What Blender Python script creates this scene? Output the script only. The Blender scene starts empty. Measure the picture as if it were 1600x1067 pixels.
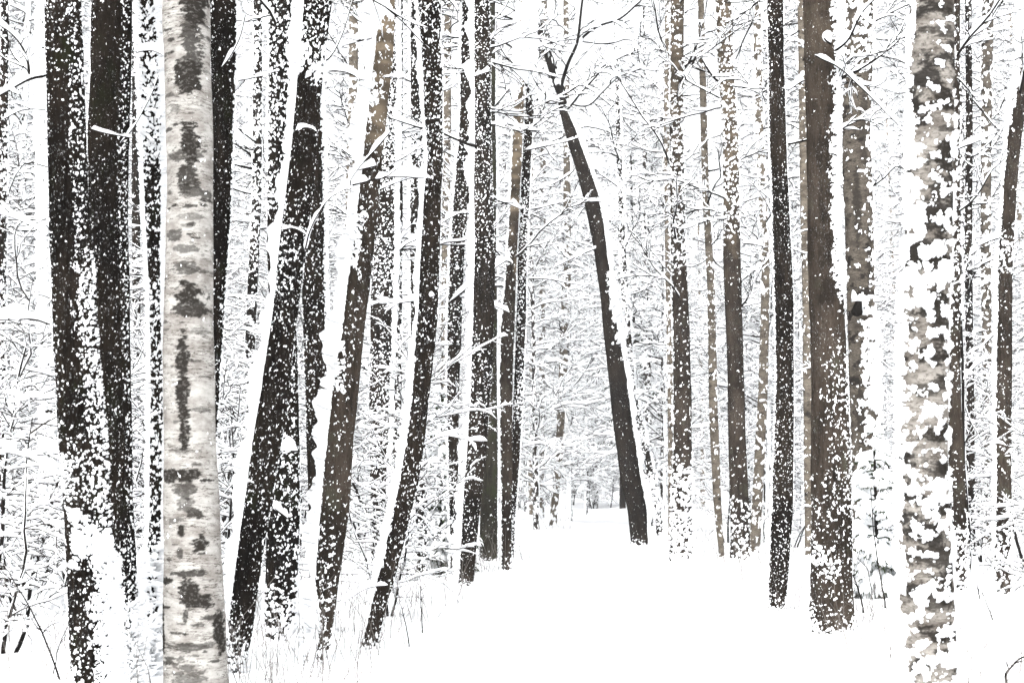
import bpy, math, random
import numpy as np

# ------------------------------------------------------------------ camera, sky, sun, exposure
sc = bpy.context.scene
F, CX, CY, HOR, EYE = 2222.0, 800.0, 533.5, 755.0, 1.6
PITCH = math.atan((HOR - CY) / F)
cd = bpy.data.cameras.new("camera")
cam = bpy.data.objects.new("camera", cd)
sc.collection.objects.link(cam)
cam.location = (0, 0, EYE)
cam.rotation_euler = (math.pi / 2 + PITCH, 0, 0)
cd.sensor_width = 36.0
cd.lens = 36.0 * F / 1600.0
cd.clip_start = 0.1
cd.clip_end = 3000
cd.dof.use_dof = True
cd.dof.focus_distance = 19.0
cd.dof.aperture_fstop = 3.6
sc.camera = cam

SUN_EL, SUN_ROT = math.radians(52), math.radians(200)
world = bpy.data.worlds.new("World")
sc.world = world
world.use_nodes = True
wn, wl = world.node_tree.nodes, world.node_tree.links
wn.clear()
sky = wn.new('ShaderNodeTexSky')
sky.sky_type = 'NISHITA'
sky.sun_disc = False
sky.sun_elevation = SUN_EL
sky.sun_rotation = SUN_ROT
sky.dust_density = 4.0
hs = wn.new('ShaderNodeHueSaturation')
hs.inputs['Saturation'].default_value = 0.10          # overcast: the blue is veiled
bg = wn.new('ShaderNodeBackground')
bg.inputs['Strength'].default_value = 0.15
wo = wn.new('ShaderNodeOutputWorld')
wl.new(sky.outputs[0], hs.inputs['Color'])
wl.new(hs.outputs[0], bg.inputs['Color'])
wl.new(bg.outputs[0], wo.inputs[0])

sl = bpy.data.lights.new("sun", 'SUN')
sl.energy = 0.6
sl.angle = math.radians(25)
sl.color = (1.0, 0.98, 0.96)
sun = bpy.data.objects.new("sun", sl)
sc.collection.objects.link(sun)
sun.rotation_euler = (math.pi / 2 - SUN_EL, 0, math.pi - SUN_ROT)
sun.location = (0, -20, 60)
sc.view_settings.view_transform = 'Standard'
sc.view_settings.look = 'None'
sc.view_settings.gamma = 1
sc.view_settings.exposure = 1.58
sc.cycles.max_bounces = 12
sc.cycles.diffuse_bounces = 10

# ------------------------------------------------------------------ helpers
rng = np.random.default_rng(7)
random.seed(7)
COL = sc.collection
cp_, sp_ = math.cos(PITCH), math.sin(PITCH)


def unproj(px, py, d):
    """the point seen at photo pixel (px,py) standing d metres ahead"""
    u, v = (px - CX) / F, (CY - py) / F
    dy, dz = cp_ - v * sp_, sp_ + v * cp_
    s = d / dy
    return np.array([u * s, d, EYE + dz * s])


_pg = np.random.default_rng(3)
_perm = _pg.permutation(256)
_perm = np.concatenate([_perm, _perm, _perm])
_grad = _pg.normal(size=(256, 3))
_grad /= np.linalg.norm(_grad, axis=1)[:, None]


def pnoise(P):
    P = np.asarray(P, dtype=np.float64)
    i = np.floor(P).astype(np.int64)
    f = P - i
    w = f * f * f * (f * (f * 6 - 15) + 10)
    i &= 255
    out = 0
    for dx in (0, 1):
        wx = w[..., 0] if dx else 1 - w[..., 0]
        ax = _perm[(i[..., 0] + dx) & 255]
        for dy in (0, 1):
            wy = w[..., 1] if dy else 1 - w[..., 1]
            ay = _perm[(ax + i[..., 1] + dy) & 255]
            for dz in (0, 1):
                wz = w[..., 2] if dz else 1 - w[..., 2]
                h = _perm[(ay + i[..., 2] + dz) & 255]
                g = _grad[h]
                out = out + wx * wy * wz * (g[..., 0] * (f[..., 0] - dx) + g[..., 1] * (f[..., 1] - dy) + g[..., 2] * (f[..., 2] - dz))
    return out


def sstep(a, b, x):
    t = np.clip((x - a) / (b - a), 0, 1)
    return t * t * (3 - 2 * t)


def mesh_obj(name, V, Q, mat, parent=None, smooth=True, attrs=None):
    """V (n,3), Q (m,3 or 4) -> one linked mesh object"""
    me = bpy.data.meshes.new(name)
    V = np.ascontiguousarray(V, dtype=np.float32)
    Q = np.ascontiguousarray(Q, dtype=np.int32)
    k = Q.shape[1]
    me.vertices.add(len(V))
    me.vertices.foreach_set('co', V.ravel())
    me.loops.add(Q.size)
    me.loops.foreach_set('vertex_index', Q.ravel())
    me.polygons.add(len(Q))
    me.polygons.foreach_set('loop_start', np.arange(0, Q.size, k, dtype=np.int32))
    if smooth:
        me.polygons.foreach_set('use_smooth', np.ones(len(Q), dtype=bool))
    if attrs:
        for an, av in attrs.items():
            a = me.attributes.new(an, 'FLOAT', 'POINT')
            a.data.foreach_set('value', np.ascontiguousarray(av, dtype=np.float32).ravel())
    me.update(calc_edges=True)
    me.materials.append(mat)
    o = bpy.data.objects.new(name, me)
    COL.objects.link(o)
    if parent is not None:
        o.parent = parent
    return o


def thing(name, label, cat, loc=(0, 0, 0), group=None):
    o = bpy.data.objects.new(name, None)
    o.empty_display_size = 0.3
    COL.objects.link(o)
    o.location = tuple(float(v) for v in loc)
    o['label'] = label
    o['category'] = cat
    if group:
        o['group'] = group
    return o


def copy_tree(root, loc, rz, scale, label, group):
    def rec(o, par):
        c = o.copy()
        COL.objects.link(c)
        c.parent = par
        for ch in KIDS.get(o.name, []):
            k = rec(ch, c)
        return c
    r = rec(root, None)
    r.location = loc
    r.rotation_euler = (0, 0, rz)
    r.scale = (scale,) * 3
    r['label'] = label
    if group:
        r['group'] = group
    return r


KIDS = {}


def reg(root):
    """remember a prototype's children by name (so copies stay cheap)"""
    for ch in root.children:
        KIDS.setdefault(root.name, []).append(ch)
        reg(ch)


# ---- swept tubes in batches: P (B,N,3), R (B,N)
def tube_batch(P, R, k=3):
    B, N, _ = P.shape
    T = np.gradient(P, axis=1)
    T /= np.linalg.norm(T, axis=2, keepdims=True) + 1e-9
    up = np.zeros_like(T)
    up[..., 2] = 1
    vert = np.abs(T[..., 2:3]) > 0.95
    up = np.where(vert, np.array([0., 1., 0.]), up)
    S = np.cross(T, up)
    S /= np.linalg.norm(S, axis=2, keepdims=True) + 1e-9
    U = np.cross(S, T)
    a = np.arange(k) / k * 2 * np.pi - np.pi / 2
    V = P[:, :, None, :] + R[:, :, None, None] * (np.cos(a)[None, None, :, None] * S[:, :, None, :] + np.sin(a)[None, None, :, None] * U[:, :, None, :])
    return V.reshape(-1, 3), tube_faces(B, N, k)


def tube_faces(B, N, k):
    b = np.arange(B)[:, None, None] * N * k
    n = np.arange(N - 1)[None, :, None] * k
    j = np.arange(k)[None, None, :]
    j2 = (j + 1) % k
    return np.stack([b + n + j, b + n + j2, b + n + k + j2, b + n + k + j], -1).reshape(-1, 4)


def snow_batch(P, R, w0, k=5, gap=0.15, seed=0.0, tall=1.0, fr=6.0):
    """snow lying along the upper side of each twig"""
    B, N, _ = P.shape
    T = np.gradient(P, axis=1)
    T /= np.linalg.norm(T, axis=2, keepdims=True) + 1e-9
    S = np.cross(T, np.array([0., 0., 1.]))
    ln = np.linalg.norm(S, axis=2, keepdims=True)
    S = np.where(ln < 0.15, np.array([1., 0., 0.]), S / (ln + 1e-9))
    steep = np.clip(ln[..., 0], 0.35, 1)
    nz = pnoise(P * fr + seed) * 1.6
    m = np.clip(0.95 + nz, 0.25, 1.6)
    m = np.where(pnoise(P * fr * 0.8 + seed + 31.7) < -0.45 + gap, 0.05, m)
    m[:, -1] *= 0.12
    m[:, 0] *= 0.25
    m[:, 1] *= 0.8
    W = (R * 1.15 + w0) * m * (0.6 + 0.4 * steep)
    H = W * (0.55 + 0.65 * steep) * tall
    Up = np.array([0., 0., 1.])
    C = P + Up * (H * 0.95 - R * 0.25)[..., None]
    a = np.arange(k) / k * 2 * np.pi + np.pi / 2
    V = C[:, :, None, :] + W[:, :, None, None] * np.cos(a)[None, None, :, None] * S[:, :, None, :] + (H[:, :, None] * np.sin(a)[None, None, :])[..., None] * Up
    return V.reshape(-1, 3), tube_faces(B, N, k)


class MB:
    def __init__(s):
        s.V, s.Q, s.n = [], [], 0

    def add(s, V, Q):
        s.V.append(V)
        s.Q.append(Q + s.n)
        s.n += len(V)

    def build(s, name, mat, parent=None, off=None):
        if not s.V:
            return None
        V = np.concatenate(s.V)
        if off is not None:
            V = V - np.asarray(off)
        return mesh_obj(name, V, np.concatenate(s.Q), mat, parent)


def grow(start, direc, length, n, wig=0.25, lift=0.0):
    B = len(start)
    P = np.zeros((B, n, 3))
    P[:, 0] = start
    d = direc / (np.linalg.norm(direc, axis=1, keepdims=True) + 1e-9)
    step = (length / (n - 1))[:, None]
    for i in range(1, n):
        d = d + rng.normal(size=(B, 3)) * wig
        d[:, 2] += lift
        d /= np.linalg.norm(d, axis=1, keepdims=True)
        P[:, i] = P[:, i - 1] + d * step
    return P


def children(P, L, m, t0=0.15, ratio=0.5, n=5, spread=0.9, wig=0.25, lift=0.0):
    """m side twigs for each branch of the batch"""
    B, N, _ = P.shape
    t = rng.uniform(t0, 1.0, size=(B, m)) * (N - 1.001)
    i = t.astype(int)
    f = (t - i)[..., None]
    bi = np.arange(B)[:, None]
    A, C = P[bi, i], P[bi, i + 1]
    pos = A * (1 - f) + C * f
    T = C - A
    T /= np.linalg.norm(T, axis=2, keepdims=True) + 1e-9
    S = np.cross(T, np.array([0., 0., 1.]))
    S /= np.linalg.norm(S, axis=2, keepdims=True) + 1e-6
    sg = np.where(rng.random((B, m)) < 0.5, -1., 1.)[..., None]
    D = T + S * sg * spread * rng.uniform(0.5, 1.2, (B, m, 1)) + rng.normal(size=(B, m, 3)) * 0.3
    Lc = (L[:, None] * ratio * (1.15 - 0.75 * t / (N - 1)) * rng.uniform(0.6, 1.2, (B, m)))
    return grow(pos.reshape(-1, 3), D.reshape(-1, 3), Lc.reshape(-1), n, wig, lift), Lc.reshape(-1)


def taper(B, N, r0, r1):
    r0 = np.broadcast_to(np.asarray(r0, float), (B,))
    r1 = np.broadcast_to(np.asarray(r1, float), (B,))
    s = np.linspace(0, 1, N)[None, :]
    return r0[:, None] * (1 - s) + r1[:, None] * s


def branch_system(twig, snow, P, L, r0, m2=6, m3=4, w0=0.02, rt=0.006, k=3, gap=0.15, seed=0.0, lift=0.0, fr=6.0, ratio=0.5):
    """a batch of boughs with two further orders of twigs and the snow on them"""
    B, N, _ = P.shape
    R = taper(B, N, r0, rt)
    twig.add(*tube_batch(P, R, max(k, 4)))
    snow.add(*snow_batch(P, R * 0.8, w0 * 1.0, 5, gap * 0.6, seed, 1.0, fr))
    if m2:
        P2, L2 = children(P, L, m2, 0.12, ratio, 6, 0.9, 0.2, lift)
        R2 = taper(len(P2), 6, rt * 1.35, rt * 0.8)
        twig.add(*tube_batch(P2, R2, k))
        snow.add(*snow_batch(P2, R2, w0, 4, gap, seed + 5, 1.0, fr))
        if m3:
            P3, L3 = children(P2, L2, m3, 0.15, 0.5, 4, 0.9, 0.25, lift)
            R3 = taper(len(P3), 4, rt * 0.95, rt * 0.6)
            twig.add(*tube_batch(P3, R3, k))
            snow.add(*snow_batch(P3, R3, w0 * 0.8, 4, gap * 1.4, seed + 9, 1.0, fr))


# ------------------------------------------------------------------ materials
def new_mat(name):
    m = bpy.data.materials.new(name)
    m.use_nodes = True
    nt = m.node_tree
    nt.nodes.clear()
    out = nt.nodes.new('ShaderNodeOutputMaterial')
    pb = nt.nodes.new('ShaderNodeBsdfPrincipled')
    pb.inputs['Specular IOR Level'].default_value = 0.0
    nt.links.new(pb.outputs[0], out.inputs['Surface'])
    return m, nt, pb, out


def nd(nt, typ, **kw):
    n = nt.nodes.new(typ)
    for k, v in kw.items():
        setattr(n, k, v)
    return n


def tex_noise(nt, co, scale, detail=4, rough=0.6, stretch=None, off=(0, 0, 0)):
    mp = nd(nt, 'ShaderNodeMapping')
    mp.inputs['Scale'].default_value = stretch or (1, 1, 1)
    mp.inputs['Location'].default_value = off
    nt.links.new(co, mp.inputs['Vector'])
    n = nd(nt, 'ShaderNodeTexNoise')
    n.inputs['Scale'].default_value = scale
    n.inputs['Detail'].default_value = detail
    n.inputs['Roughness'].default_value = rough
    nt.links.new(mp.outputs[0], n.inputs['Vector'])
    return n.outputs['Fac']


def ramp(nt, fac, stops):
    r = nd(nt, 'ShaderNodeValToRGB')
    el = r.color_ramp.elements
    while len(el) < len(stops):
        el.new(0.5)
    for e, (p, c) in zip(el, stops):
        e.position = p
        e.color = (*c, 1) if len(c) == 3 else c
    nt.links.new(fac, r.inputs['Fac'])
    return r.outputs['Color']


def mix(nt, fac, a, b):
    m = nd(nt, 'ShaderNodeMix', data_type='RGBA')
    for s, v in ((0, fac), (6, a), (7, b)):
        if isinstance(v, (int, float)):
            m.inputs[s].default_value = v
        elif isinstance(v, tuple):
            m.inputs[s].default_value = (*v, 1)
        else:
            nt.links.new(v, m.inputs[s])
    return m.outputs[2]


def bump(nt, pb, h, strength, dist):
    b = nd(nt, 'ShaderNodeBump')
    b.inputs['Strength'].default_value = strength
    b.inputs['Distance'].default_value = dist
    nt.links.new(h, b.inputs['Height'])
    nt.links.new(b.outputs[0], pb.inputs['Normal'])


SNOWC = (0.93, 0.94, 0.95)


def mat_snow(name, sc_, strength, dist):
    m, nt, pb, out = new_mat(name)
    co = nd(nt, 'ShaderNodeTexCoord').outputs['Object']
    pb.inputs['Base Color'].default_value = (*SNOWC, 1)
    pb.inputs['Roughness'].default_value = 0.65
    if strength:
        bump(nt, pb, tex_noise(nt, co, sc_, 5, 0.65), strength, dist)
    return m


def mat_bark(name, dark, lite, moss=None, mossamt=0.0, fs=1.0, speck=None, contrast=1.0):
    """furrowed bark; speck = (size scale, threshold) puts plastered snow into the pattern for far trunks"""
    m, nt, pb, out = new_mat(name)
    co = nd(nt, 'ShaderNodeTexCoord').outputs['Object']
    n1 = tex_noise(nt, co, 26 * fs, 5, 0.7, (1, 1, 0.16))
    n2 = tex_noise(nt, co, 3 * fs, 4, 0.6, (1, 1, 0.5))
    c = ramp(nt, n1, [(0.5 - 0.13 / contrast, dark), (0.5 + 0.15 / contrast, lite)])
    c = mix(nt, ramp(nt, n2, [(0.40, (0, 0, 0)), (0.65, (0.6,) * 3)]), c, tuple(v * 1.35 for v in lite))
    n3 = tex_noise(nt, co, 1.6, 5, 0.7, (1, 1, 0.7), (5, 9, 2))
    c = mix(nt, ramp(nt, n3, [(0.48, (0, 0, 0)), (0.62, (0.75,) * 3)]), c, tuple(v * 1.2 for v in dark))
    n4 = tex_noise(nt, co, 60 * fs, 4, 0.7, (1, 1, 0.35))
    c = mix(nt, ramp(nt, n4, [(0.55, (0, 0, 0)), (0.68, (0.7,) * 3)]), c, dark)
    if moss:
        c = mix(nt, ramp(nt, tex_noise(nt, co, 5, 6, 0.7, (1, 1, 0.6), (3, 1, 7)), [(0.6 - mossamt, (0, 0, 0)), (0.72 - mossamt * 0.6, (0.8,) * 3)]), c, moss)
    if name in ('bark_blackish', 'bark_dark_brown', 'bark_grey_brown', 'bark_olive_brown'):
        # powder caught in the cracks of the bark
        d1 = tex_noise(nt, co, 75, 4, 0.75, (1, 1, 0.5), (8, 2, 6))
        d2 = ramp(nt, tex_noise(nt, co, 2.6, 3, 0.6, (1, 1, 0.6), (1, 6, 2)), [(0.42, (0.12,) * 3), (0.6, (1, 1, 1))])
        dm = nd(nt, 'ShaderNodeMath', operation='MULTIPLY')
        nt.links.new(ramp(nt, d1, [(0.60, (0, 0, 0)), (0.68, (0.6,) * 3)]), dm.inputs[0])
        nt.links.new(d2, dm.inputs[1])
        c = mix(nt, dm.outputs[0], c, (0.55, 0.56, 0.57))
    if speck:
        s, t = speck
        mk = ramp(nt, tex_noise(nt, co, s, 3, 0.6, (1, 1, 0.75), (11, 5, 2)), [(t, (0, 0, 0)), (t + 0.03, (1, 1, 1))])
        c = mix(nt, mk, c, SNOWC)
    if name == 'bark_grey_brown':       # papery tan bark on the upper stems
        at = nd(nt, 'ShaderNodeAttribute', attribute_name='mark')
        tn = mix(nt, tex_noise(nt, co, 9, 6, 0.75, (1, 1, 4)), (0.10, 0.08, 0.055), (0.27, 0.215, 0.155))
        c = mix(nt, at.outputs['Fac'], c, tn)
    nt.links.new(c, pb.inputs['Base Color'])
    pb.inputs['Roughness'].default_value = 0.9
    bump(nt, pb, n1, 0.9, 0.02)
    return m


def mat_birch(name, base=(0.33, 0.32, 0.30), pinkish=(0.20, 0.185, 0.17), dark=(0.012, 0.0105, 0.0095), thr=0.62, attr=False, speck=None, lent=0.60):
    m, nt, pb, out = new_mat(name)
    co = nd(nt, 'ShaderNodeTexCoord').outputs['Object']
    n0 = tex_noise(nt, co, 5, 5, 0.65, (1, 1, 2.2))
    c = ramp(nt, n0, [(0.38, pinkish), (0.54, base), (0.72, tuple(min(.75, v * 1.25) for v in base))])
    l1 = tex_noise(nt, co, 5, 5, 0.6, (1, 1, 9))           # thin curls running round the stem
    sb = nd(nt, 'ShaderNodeMath', operation='SUBTRACT')
    nt.links.new(l1, sb.inputs[0])
    sb.inputs[1].default_value = 0.5
    ab = nd(nt, 'ShaderNodeMath', operation='ABSOLUTE')
    nt.links.new(sb.outputs[0], ab.inputs[0])
    ln = ramp(nt, ab.outputs[0], [(0.012, (0.95,) * 3), (0.028, (0, 0, 0))])
    pm = ramp(nt, tex_noise(nt, co, 4, 4, 0.7, (1, 1, 2), (2, 8, 4)), [(0.42, (0, 0, 0)), (0.56, (1, 1, 1))])
    mm = nd(nt, 'ShaderNodeMath', operation='MULTIPLY')
    nt.links.new(ln, mm.inputs[0])
    nt.links.new(pm, mm.inputs[1])
    c = mix(nt, mm.outputs[0], c, (0.06, 0.05, 0.042))
    fl = tex_noise(nt, co, 26, 6, 0.8, (1, 1, 2.4), (6, 1, 3))
    c = mix(nt, ramp(nt, fl, [(lent - 0.02, (0, 0, 0)), (lent + 0.03, (0.8,) * 3)]), c, (0.05, 0.042, 0.036))
    p1 = tex_noise(nt, co, 3.2, 6, 0.7, (1, 1, 1.6), (7, 3, 1))
    c = mix(nt, ramp(nt, p1, [(thr, (0, 0, 0)), (thr + 0.06, (0.92,) * 3)]), c, dark)
    if attr:
        at = nd(nt, 'ShaderNodeAttribute', attribute_name='mark')
        cr = tex_noise(nt, co, 30, 5, 0.75, (1, 1, 1.5), (4, 4, 4))
        ad = nd(nt, 'ShaderNodeMath', operation='MULTIPLY')
        nt.links.new(at.outputs['Fac'], ad.inputs[0])
        cc = ramp(nt, cr, [(0.34, (0.55,) * 3), (0.48, (1, 1, 1))])
        nt.links.new(cc, ad.inputs[1])
        dk = mix(nt, cr, (0.004, 0.0035, 0.003), (0.032, 0.028, 0.024))
        c = mix(nt, ad.outputs[0], c, dk)
    if speck:
        s, t = speck
        mk = ramp(nt, tex_noise(nt, co, s, 3, 0.6, (1, 1, 0.9), (11, 5, 2)), [(t, (0, 0, 0)), (t + 0.03, (1, 1, 1))])
        c = mix(nt, mk, c, SNOWC)
    nt.links.new(c, pb.inputs['Base Color'])
    pb.inputs['Roughness'].default_value = 0.75
    bump(nt, pb, l1, 0.6, 0.01)
    return m


M = {}
M['snow_ground'] = mat_snow('snow_ground', 2.5, 0.35, 0.08)
M['snow'] = mat_snow('snow_plastered', 60, 0.5, 0.01)
M['snow_far'] = mat_snow('snow_on_twigs', 1, 0, 0)
M['black'] = mat_bark('bark_blackish', (0.0012, 0.0009, 0.0006), (0.0135, 0.0102, 0.0075), (0.009, 0.010, 0.004), 0.04)
M['brown'] = mat_bark('bark_dark_brown', (0.0025, 0.0019, 0.0014), (0.022, 0.0167, 0.0125), None)
M['grey'] = mat_bark('bark_grey_brown', (0.008, 0.006, 0.0045), (0.046, 0.036, 0.028), (0.045, 0.043, 0.03), 0.03, 1.1, None, 0.9)
M['olive'] = mat_bark('bark_olive_brown', (0.012, 0.011, 0.008), (0.045, 0.04, 0.03), (0.03, 0.036, 0.016), 0.08)
M['tan'] = mat_bark('bark_tan_top', (0.10, 0.075, 0.05), (0.28, 0.22, 0.16), None, 0, 0.8)
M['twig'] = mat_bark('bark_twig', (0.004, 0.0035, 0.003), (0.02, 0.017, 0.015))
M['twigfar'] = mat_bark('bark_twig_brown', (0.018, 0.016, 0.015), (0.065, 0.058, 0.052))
M['birch'] = mat_birch('birch_bark', attr=True, thr=0.66)
M['birch2'] = mat_birch('birch_bark_rough', (0.22, 0.205, 0.185), (0.12, 0.107, 0.094), thr=0.52, attr=True, lent=0.55)
M['birchold'] = mat_birch('birch_bark_old', (0.12, 0.105, 0.085), (0.05, 0.042, 0.033), thr=0.54, attr=True, lent=0.5)
M['birchtan'] = mat_birch('birch_bark_tan', (0.16, 0.138, 0.11), (0.075, 0.062, 0.048), thr=0.6, attr=True, lent=0.56)
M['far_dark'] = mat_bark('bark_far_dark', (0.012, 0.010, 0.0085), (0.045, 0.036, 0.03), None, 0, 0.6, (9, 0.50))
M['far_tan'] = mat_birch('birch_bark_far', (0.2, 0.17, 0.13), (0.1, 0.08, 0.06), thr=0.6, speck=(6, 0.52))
M['needle'] = mat_bark('spruce_needles', (0.016, 0.024, 0.010), (0.055, 0.075, 0.035))
M['grass'] = mat_bark('dry_stalk', (0.08, 0.074, 0.068), (0.22, 0.20, 0.185))


# ------------------------------------------------------------------ terrain
PATH = np.array([[-6, 0.7, 2.2], [0, 0.75, 2.2], [11, 0.95, 2.15], [18, 1.2, 2.05], [27, 1.8, 1.8], [37, 2.8, 1.5], [55, 4.2, 1.35], [80, 5.6, 1.3], [92, 4.5, 1.3], [105, 0.5, 1.3], [120, -8, 1.3]])


def path_x(y):
    return np.interp(y, PATH[:, 0], PATH[:, 1])


def path_w(y):
    return np.interp(y, PATH[:, 0], PATH[:, 2])


def ground_z(x, y):
    x, y = np.asarray(x, float), np.asarray(y, float)
    P = np.stack([x, y, np.zeros_like(x)], -1)
    away = sstep(0.75, 1.6, np.abs(x - path_x(y)) / path_w(y))
    n = pnoise(P * 0.35) * 0.16 + pnoise(P * 1.1 + 9) * 0.09 + pnoise(P * 3.1 + 4) * 0.03
    hill = 2.6 * sstep(86, 150, y)
    return hill + (n + 0.05) * away + pnoise(P * 0.22 + 3) * 0.05 + pnoise(P * 1.3 + 7) * 0.02


def grid_mesh(xs, ys, zf):
    X, Y = np.meshgrid(xs, ys)
    Z = zf(X, Y)
    V = np.stack([X, Y, Z], -1).reshape(-1, 3)
    ny, nx = X.shape
    i = (np.arange(ny - 1)[:, None] * nx + np.arange(nx - 1)[None, :]).reshape(-1)
    return V, np.stack([i, i + 1, i + nx + 1, i + nx], -1)


s = np.linspace(-1, 1, 420)
gx = np.sign(s) * (np.abs(s) * 22 + np.abs(s) ** 5 * 480)
ty = np.linspace(0, 1, 520)
gy = -12 + ty * 70 + ty ** 5 * 640
V, Q = grid_mesh(gx, gy, ground_z)
g = mesh_obj('snow_ground', V, Q, M['snow_ground'])
g['kind'] = 'structure'
# the trodden-over path: its own sheet just above the ground
yy = np.concatenate([np.linspace(-6, 40, 330), np.linspace(40.3, 100, 150)])
uu = np.linspace(-1, 1, 34)
X = path_x(yy)[:, None] + path_w(yy)[:, None] * uu[None, :]
Y = np.repeat(yy[:, None], 34, 1)
Z = ground_z(X, Y) + 0.004 + 0.012 * (1 - np.abs(uu[None, :]) ** 4)
i = (np.arange(len(yy) - 1)[:, None] * 34 + np.arange(33)[None, :]).reshape(-1)
p = mesh_obj('snow_path', np.stack([X, Y, Z], -1).reshape(-1, 3), np.stack([i, i + 1, i + 35, i + 34], -1), M['snow_ground'])
p['kind'] = 'structure'

#TREES
# ------------------------------------------------------------------ trees read from the photograph
def catmull(y, pts):
    pts = sorted(pts)
    ys = np.array([q[0] for q in pts], float)
    return [np.interp(y, ys, np.array([q[k] for q in pts], float)) for k in (1, 2)]


def smooth1(a, n):
    k = np.ones(n) / n
    return np.convolve(np.pad(a, n // 2, mode='edge'), k, 'valid')[:len(a)]


HERO = {}


def hero(key, name, label, d, pts, mat, base=0.1, side=None, patches=(), clump=0.4, thick=0.03, top=5.0, crown=8, cz=5.5,
         lean=None, marks=None, cat='tree', group=None, fsz=1.0, vstretch=0.55, nobase=False, flare=0.12, tw=1.0, tanfrom=None):
    """pts: rows (photo y, left x, right x) of the trunk; side=(angle deg, coverage, thickness m, width) of the plastered ridge,
    patches=(y0,y1,coverage,thickness,angle or None)"""
    pts = sorted(pts)
    c = [(y, (a + b) / 2, (b - a) / 2) for y, a, b in pts]
    P = np.array([unproj(x, y, d) for y, x, w in c])
    W = np.array([w / F * d for y, x, w in c])
    o = np.argsort(P[:, 2])
    P, W = P[o], W[o]
    # down into the snow, up past the frame
    gz = float(ground_z(P[0, 0], d))
    if P[0, 2] > gz - 0.15:
        sl_ = (P[0] - P[1]) / max(0.2, P[1, 2] - P[0, 2])
        dz = P[0, 2] - (gz - 0.2)
        q = P[0] + np.array([sl_[0] * dz * 0.6, 0, -dz])
        P, W = np.vstack([q, P]), np.concatenate([[W[0] * 1.04], W])
    slope = (P[-1] - P[-3]) / (P[-1, 2] - P[-3, 2])
    if top > 0:
        a = P[-1]
        for f_ in (0.33, 0.66, 1.0):
            q = a + np.array([slope[0] * top * f_ * 0.7, 0.15 * top * f_ * random.uniform(-1, 1) * 0.5, top * f_])
            P, W = np.vstack([P, q]), np.concatenate([W, [W[len(c)] * (1 - 0.72 * f_) if len(W) > len(c) else W[-1] * (1 - 0.7 * f_)]])
        wtop = W[-4]
        W[-3:] = wtop * np.array([0.8, 0.55, 0.2])
    res = d / 1422.0 * (0.78 if d < 20 and 'birch' not in mat else 0.92)
    z = np.arange(P[0, 2], P[-1, 2], res)
    cx = smooth1(np.interp(z, P[:, 2], P[:, 0]), 2 * int(0.25 / res / 2) + 1)
    cy = np.interp(z, P[:, 2], P[:, 1])
    rr = smooth1(np.interp(z, P[:, 2], W), 2 * int(0.25 / res / 2) + 1)
    ztop = unproj(0, -40, d)[2]
    rr = rr * (1 + flare * np.exp(-np.clip(z - gz, 0, 9) / 0.22))
    seg = int(np.clip(2 * np.pi * rr.mean() / res, 20, 260))
    th = np.arange(seg) / seg * 2 * np.pi
    TH, ZZ = np.meshgrid(th, z)
    base_pt = np.array([cx[0], d, gz])
    sd = hash(key) % 97 if False else sum(ord(ch) for ch in key) * 1.37

    def surf(rad):
        return np.stack([cx[:, None] + rad * np.cos(TH), cy[:, None] + rad * np.sin(TH), ZZ], -1)
    S0 = surf(rr[:, None])
    lump = pnoise(S0 * np.array([3.2, 3.2, 1.3]) + sd) * 0.10 + pnoise(S0 * np.array([11, 11, 3.5]) + sd) * 0.035
    rad = rr[:, None] * (1 + lump)
    fur = pnoise(S0 * np.array([34, 34, 6.0]) + sd)
    rad = rad + (fur * 0.006 if mat in ('black', 'brown', 'olive', 'grey') else fur * 0.002)
    St = surf(rad)
    nz_, ns_ = rad.shape

    def faces(keep=None):
        i = (np.arange(nz_ - 1)[:, None] * ns_ + np.arange(ns_)[None, :])
        j = (np.arange(nz_ - 1)[:, None] * ns_ + (np.arange(ns_)[None, :] + 1) % ns_)
        q = np.stack([i, j, j + ns_, i + ns_], -1)
        if keep is not None:
            q = q[keep]
        return q.reshape(-1, 4)
    root = thing(name, label, cat, base_pt, group)
    # dark marks on birches
    mk = np.zeros_like(rad)
    pyr = None
    if marks or tanfrom:
        # photo row of every ring
        v = (z - EYE) / d
        pyr = CY - F * (v * cp_ - sp_) / (cp_ + v * sp_)
    if marks:
        sx = np.cos(TH)
        wob = pnoise(St * np.array([6, 6, 9.]) + 5) * 1.5 + pnoise(St * np.array([14, 14, 30.]) + 7) * 1.3 + pnoise(St * np.array([22, 22, 60.])) * 1.3 + pnoise(St * np.array([70, 70, 160.])) * 0.8
        for (my, mx, hy, hx, st) in marks:        # photo row, -1..1 across, half height px, half width 0..1
            e = ((pyr[:, None] - my) / hy) ** 2 + ((sx - mx) / hx) ** 2
            front = sstep(-0.2, 0.1, -np.sin(TH))
            mk = np.maximum(mk, st * sstep(1.15, 0.85, e + wob * 0.9) * front)
    if tanfrom:
        t0_, t1_, am = tanfrom
        mk = am * sstep(t1_, t0_, pyr[:, None] + 220 * pnoise(St * np.array([4, 4, 2.5]) + sd))
        mk = mk * (0.35 + 0.65 * sstep(-0.15, 0.1, pnoise(St * np.array([3, 3, 9.]) + sd + 4)))
    # decimate the plain trunk mesh
    step = 1 if marks else 2
    if step == 2:
        zi = np.arange(0, nz_, 2)
        Vt = St[zi][:, ::1].reshape(-1, 3)
        i = (np.arange(len(zi) - 1)[:, None] * ns_ + np.arange(ns_)[None, :])
        j = (np.arange(len(zi) - 1)[:, None] * ns_ + (np.arange(ns_)[None, :] + 1) % ns_)
        Qt = np.stack([i, j, j + ns_, i + ns_], -1).reshape(-1, 4)
        mkk = mk[zi].ravel()
    else:
        Vt, Qt, mkk = St.reshape(-1, 3), faces(), mk.ravel()
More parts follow.
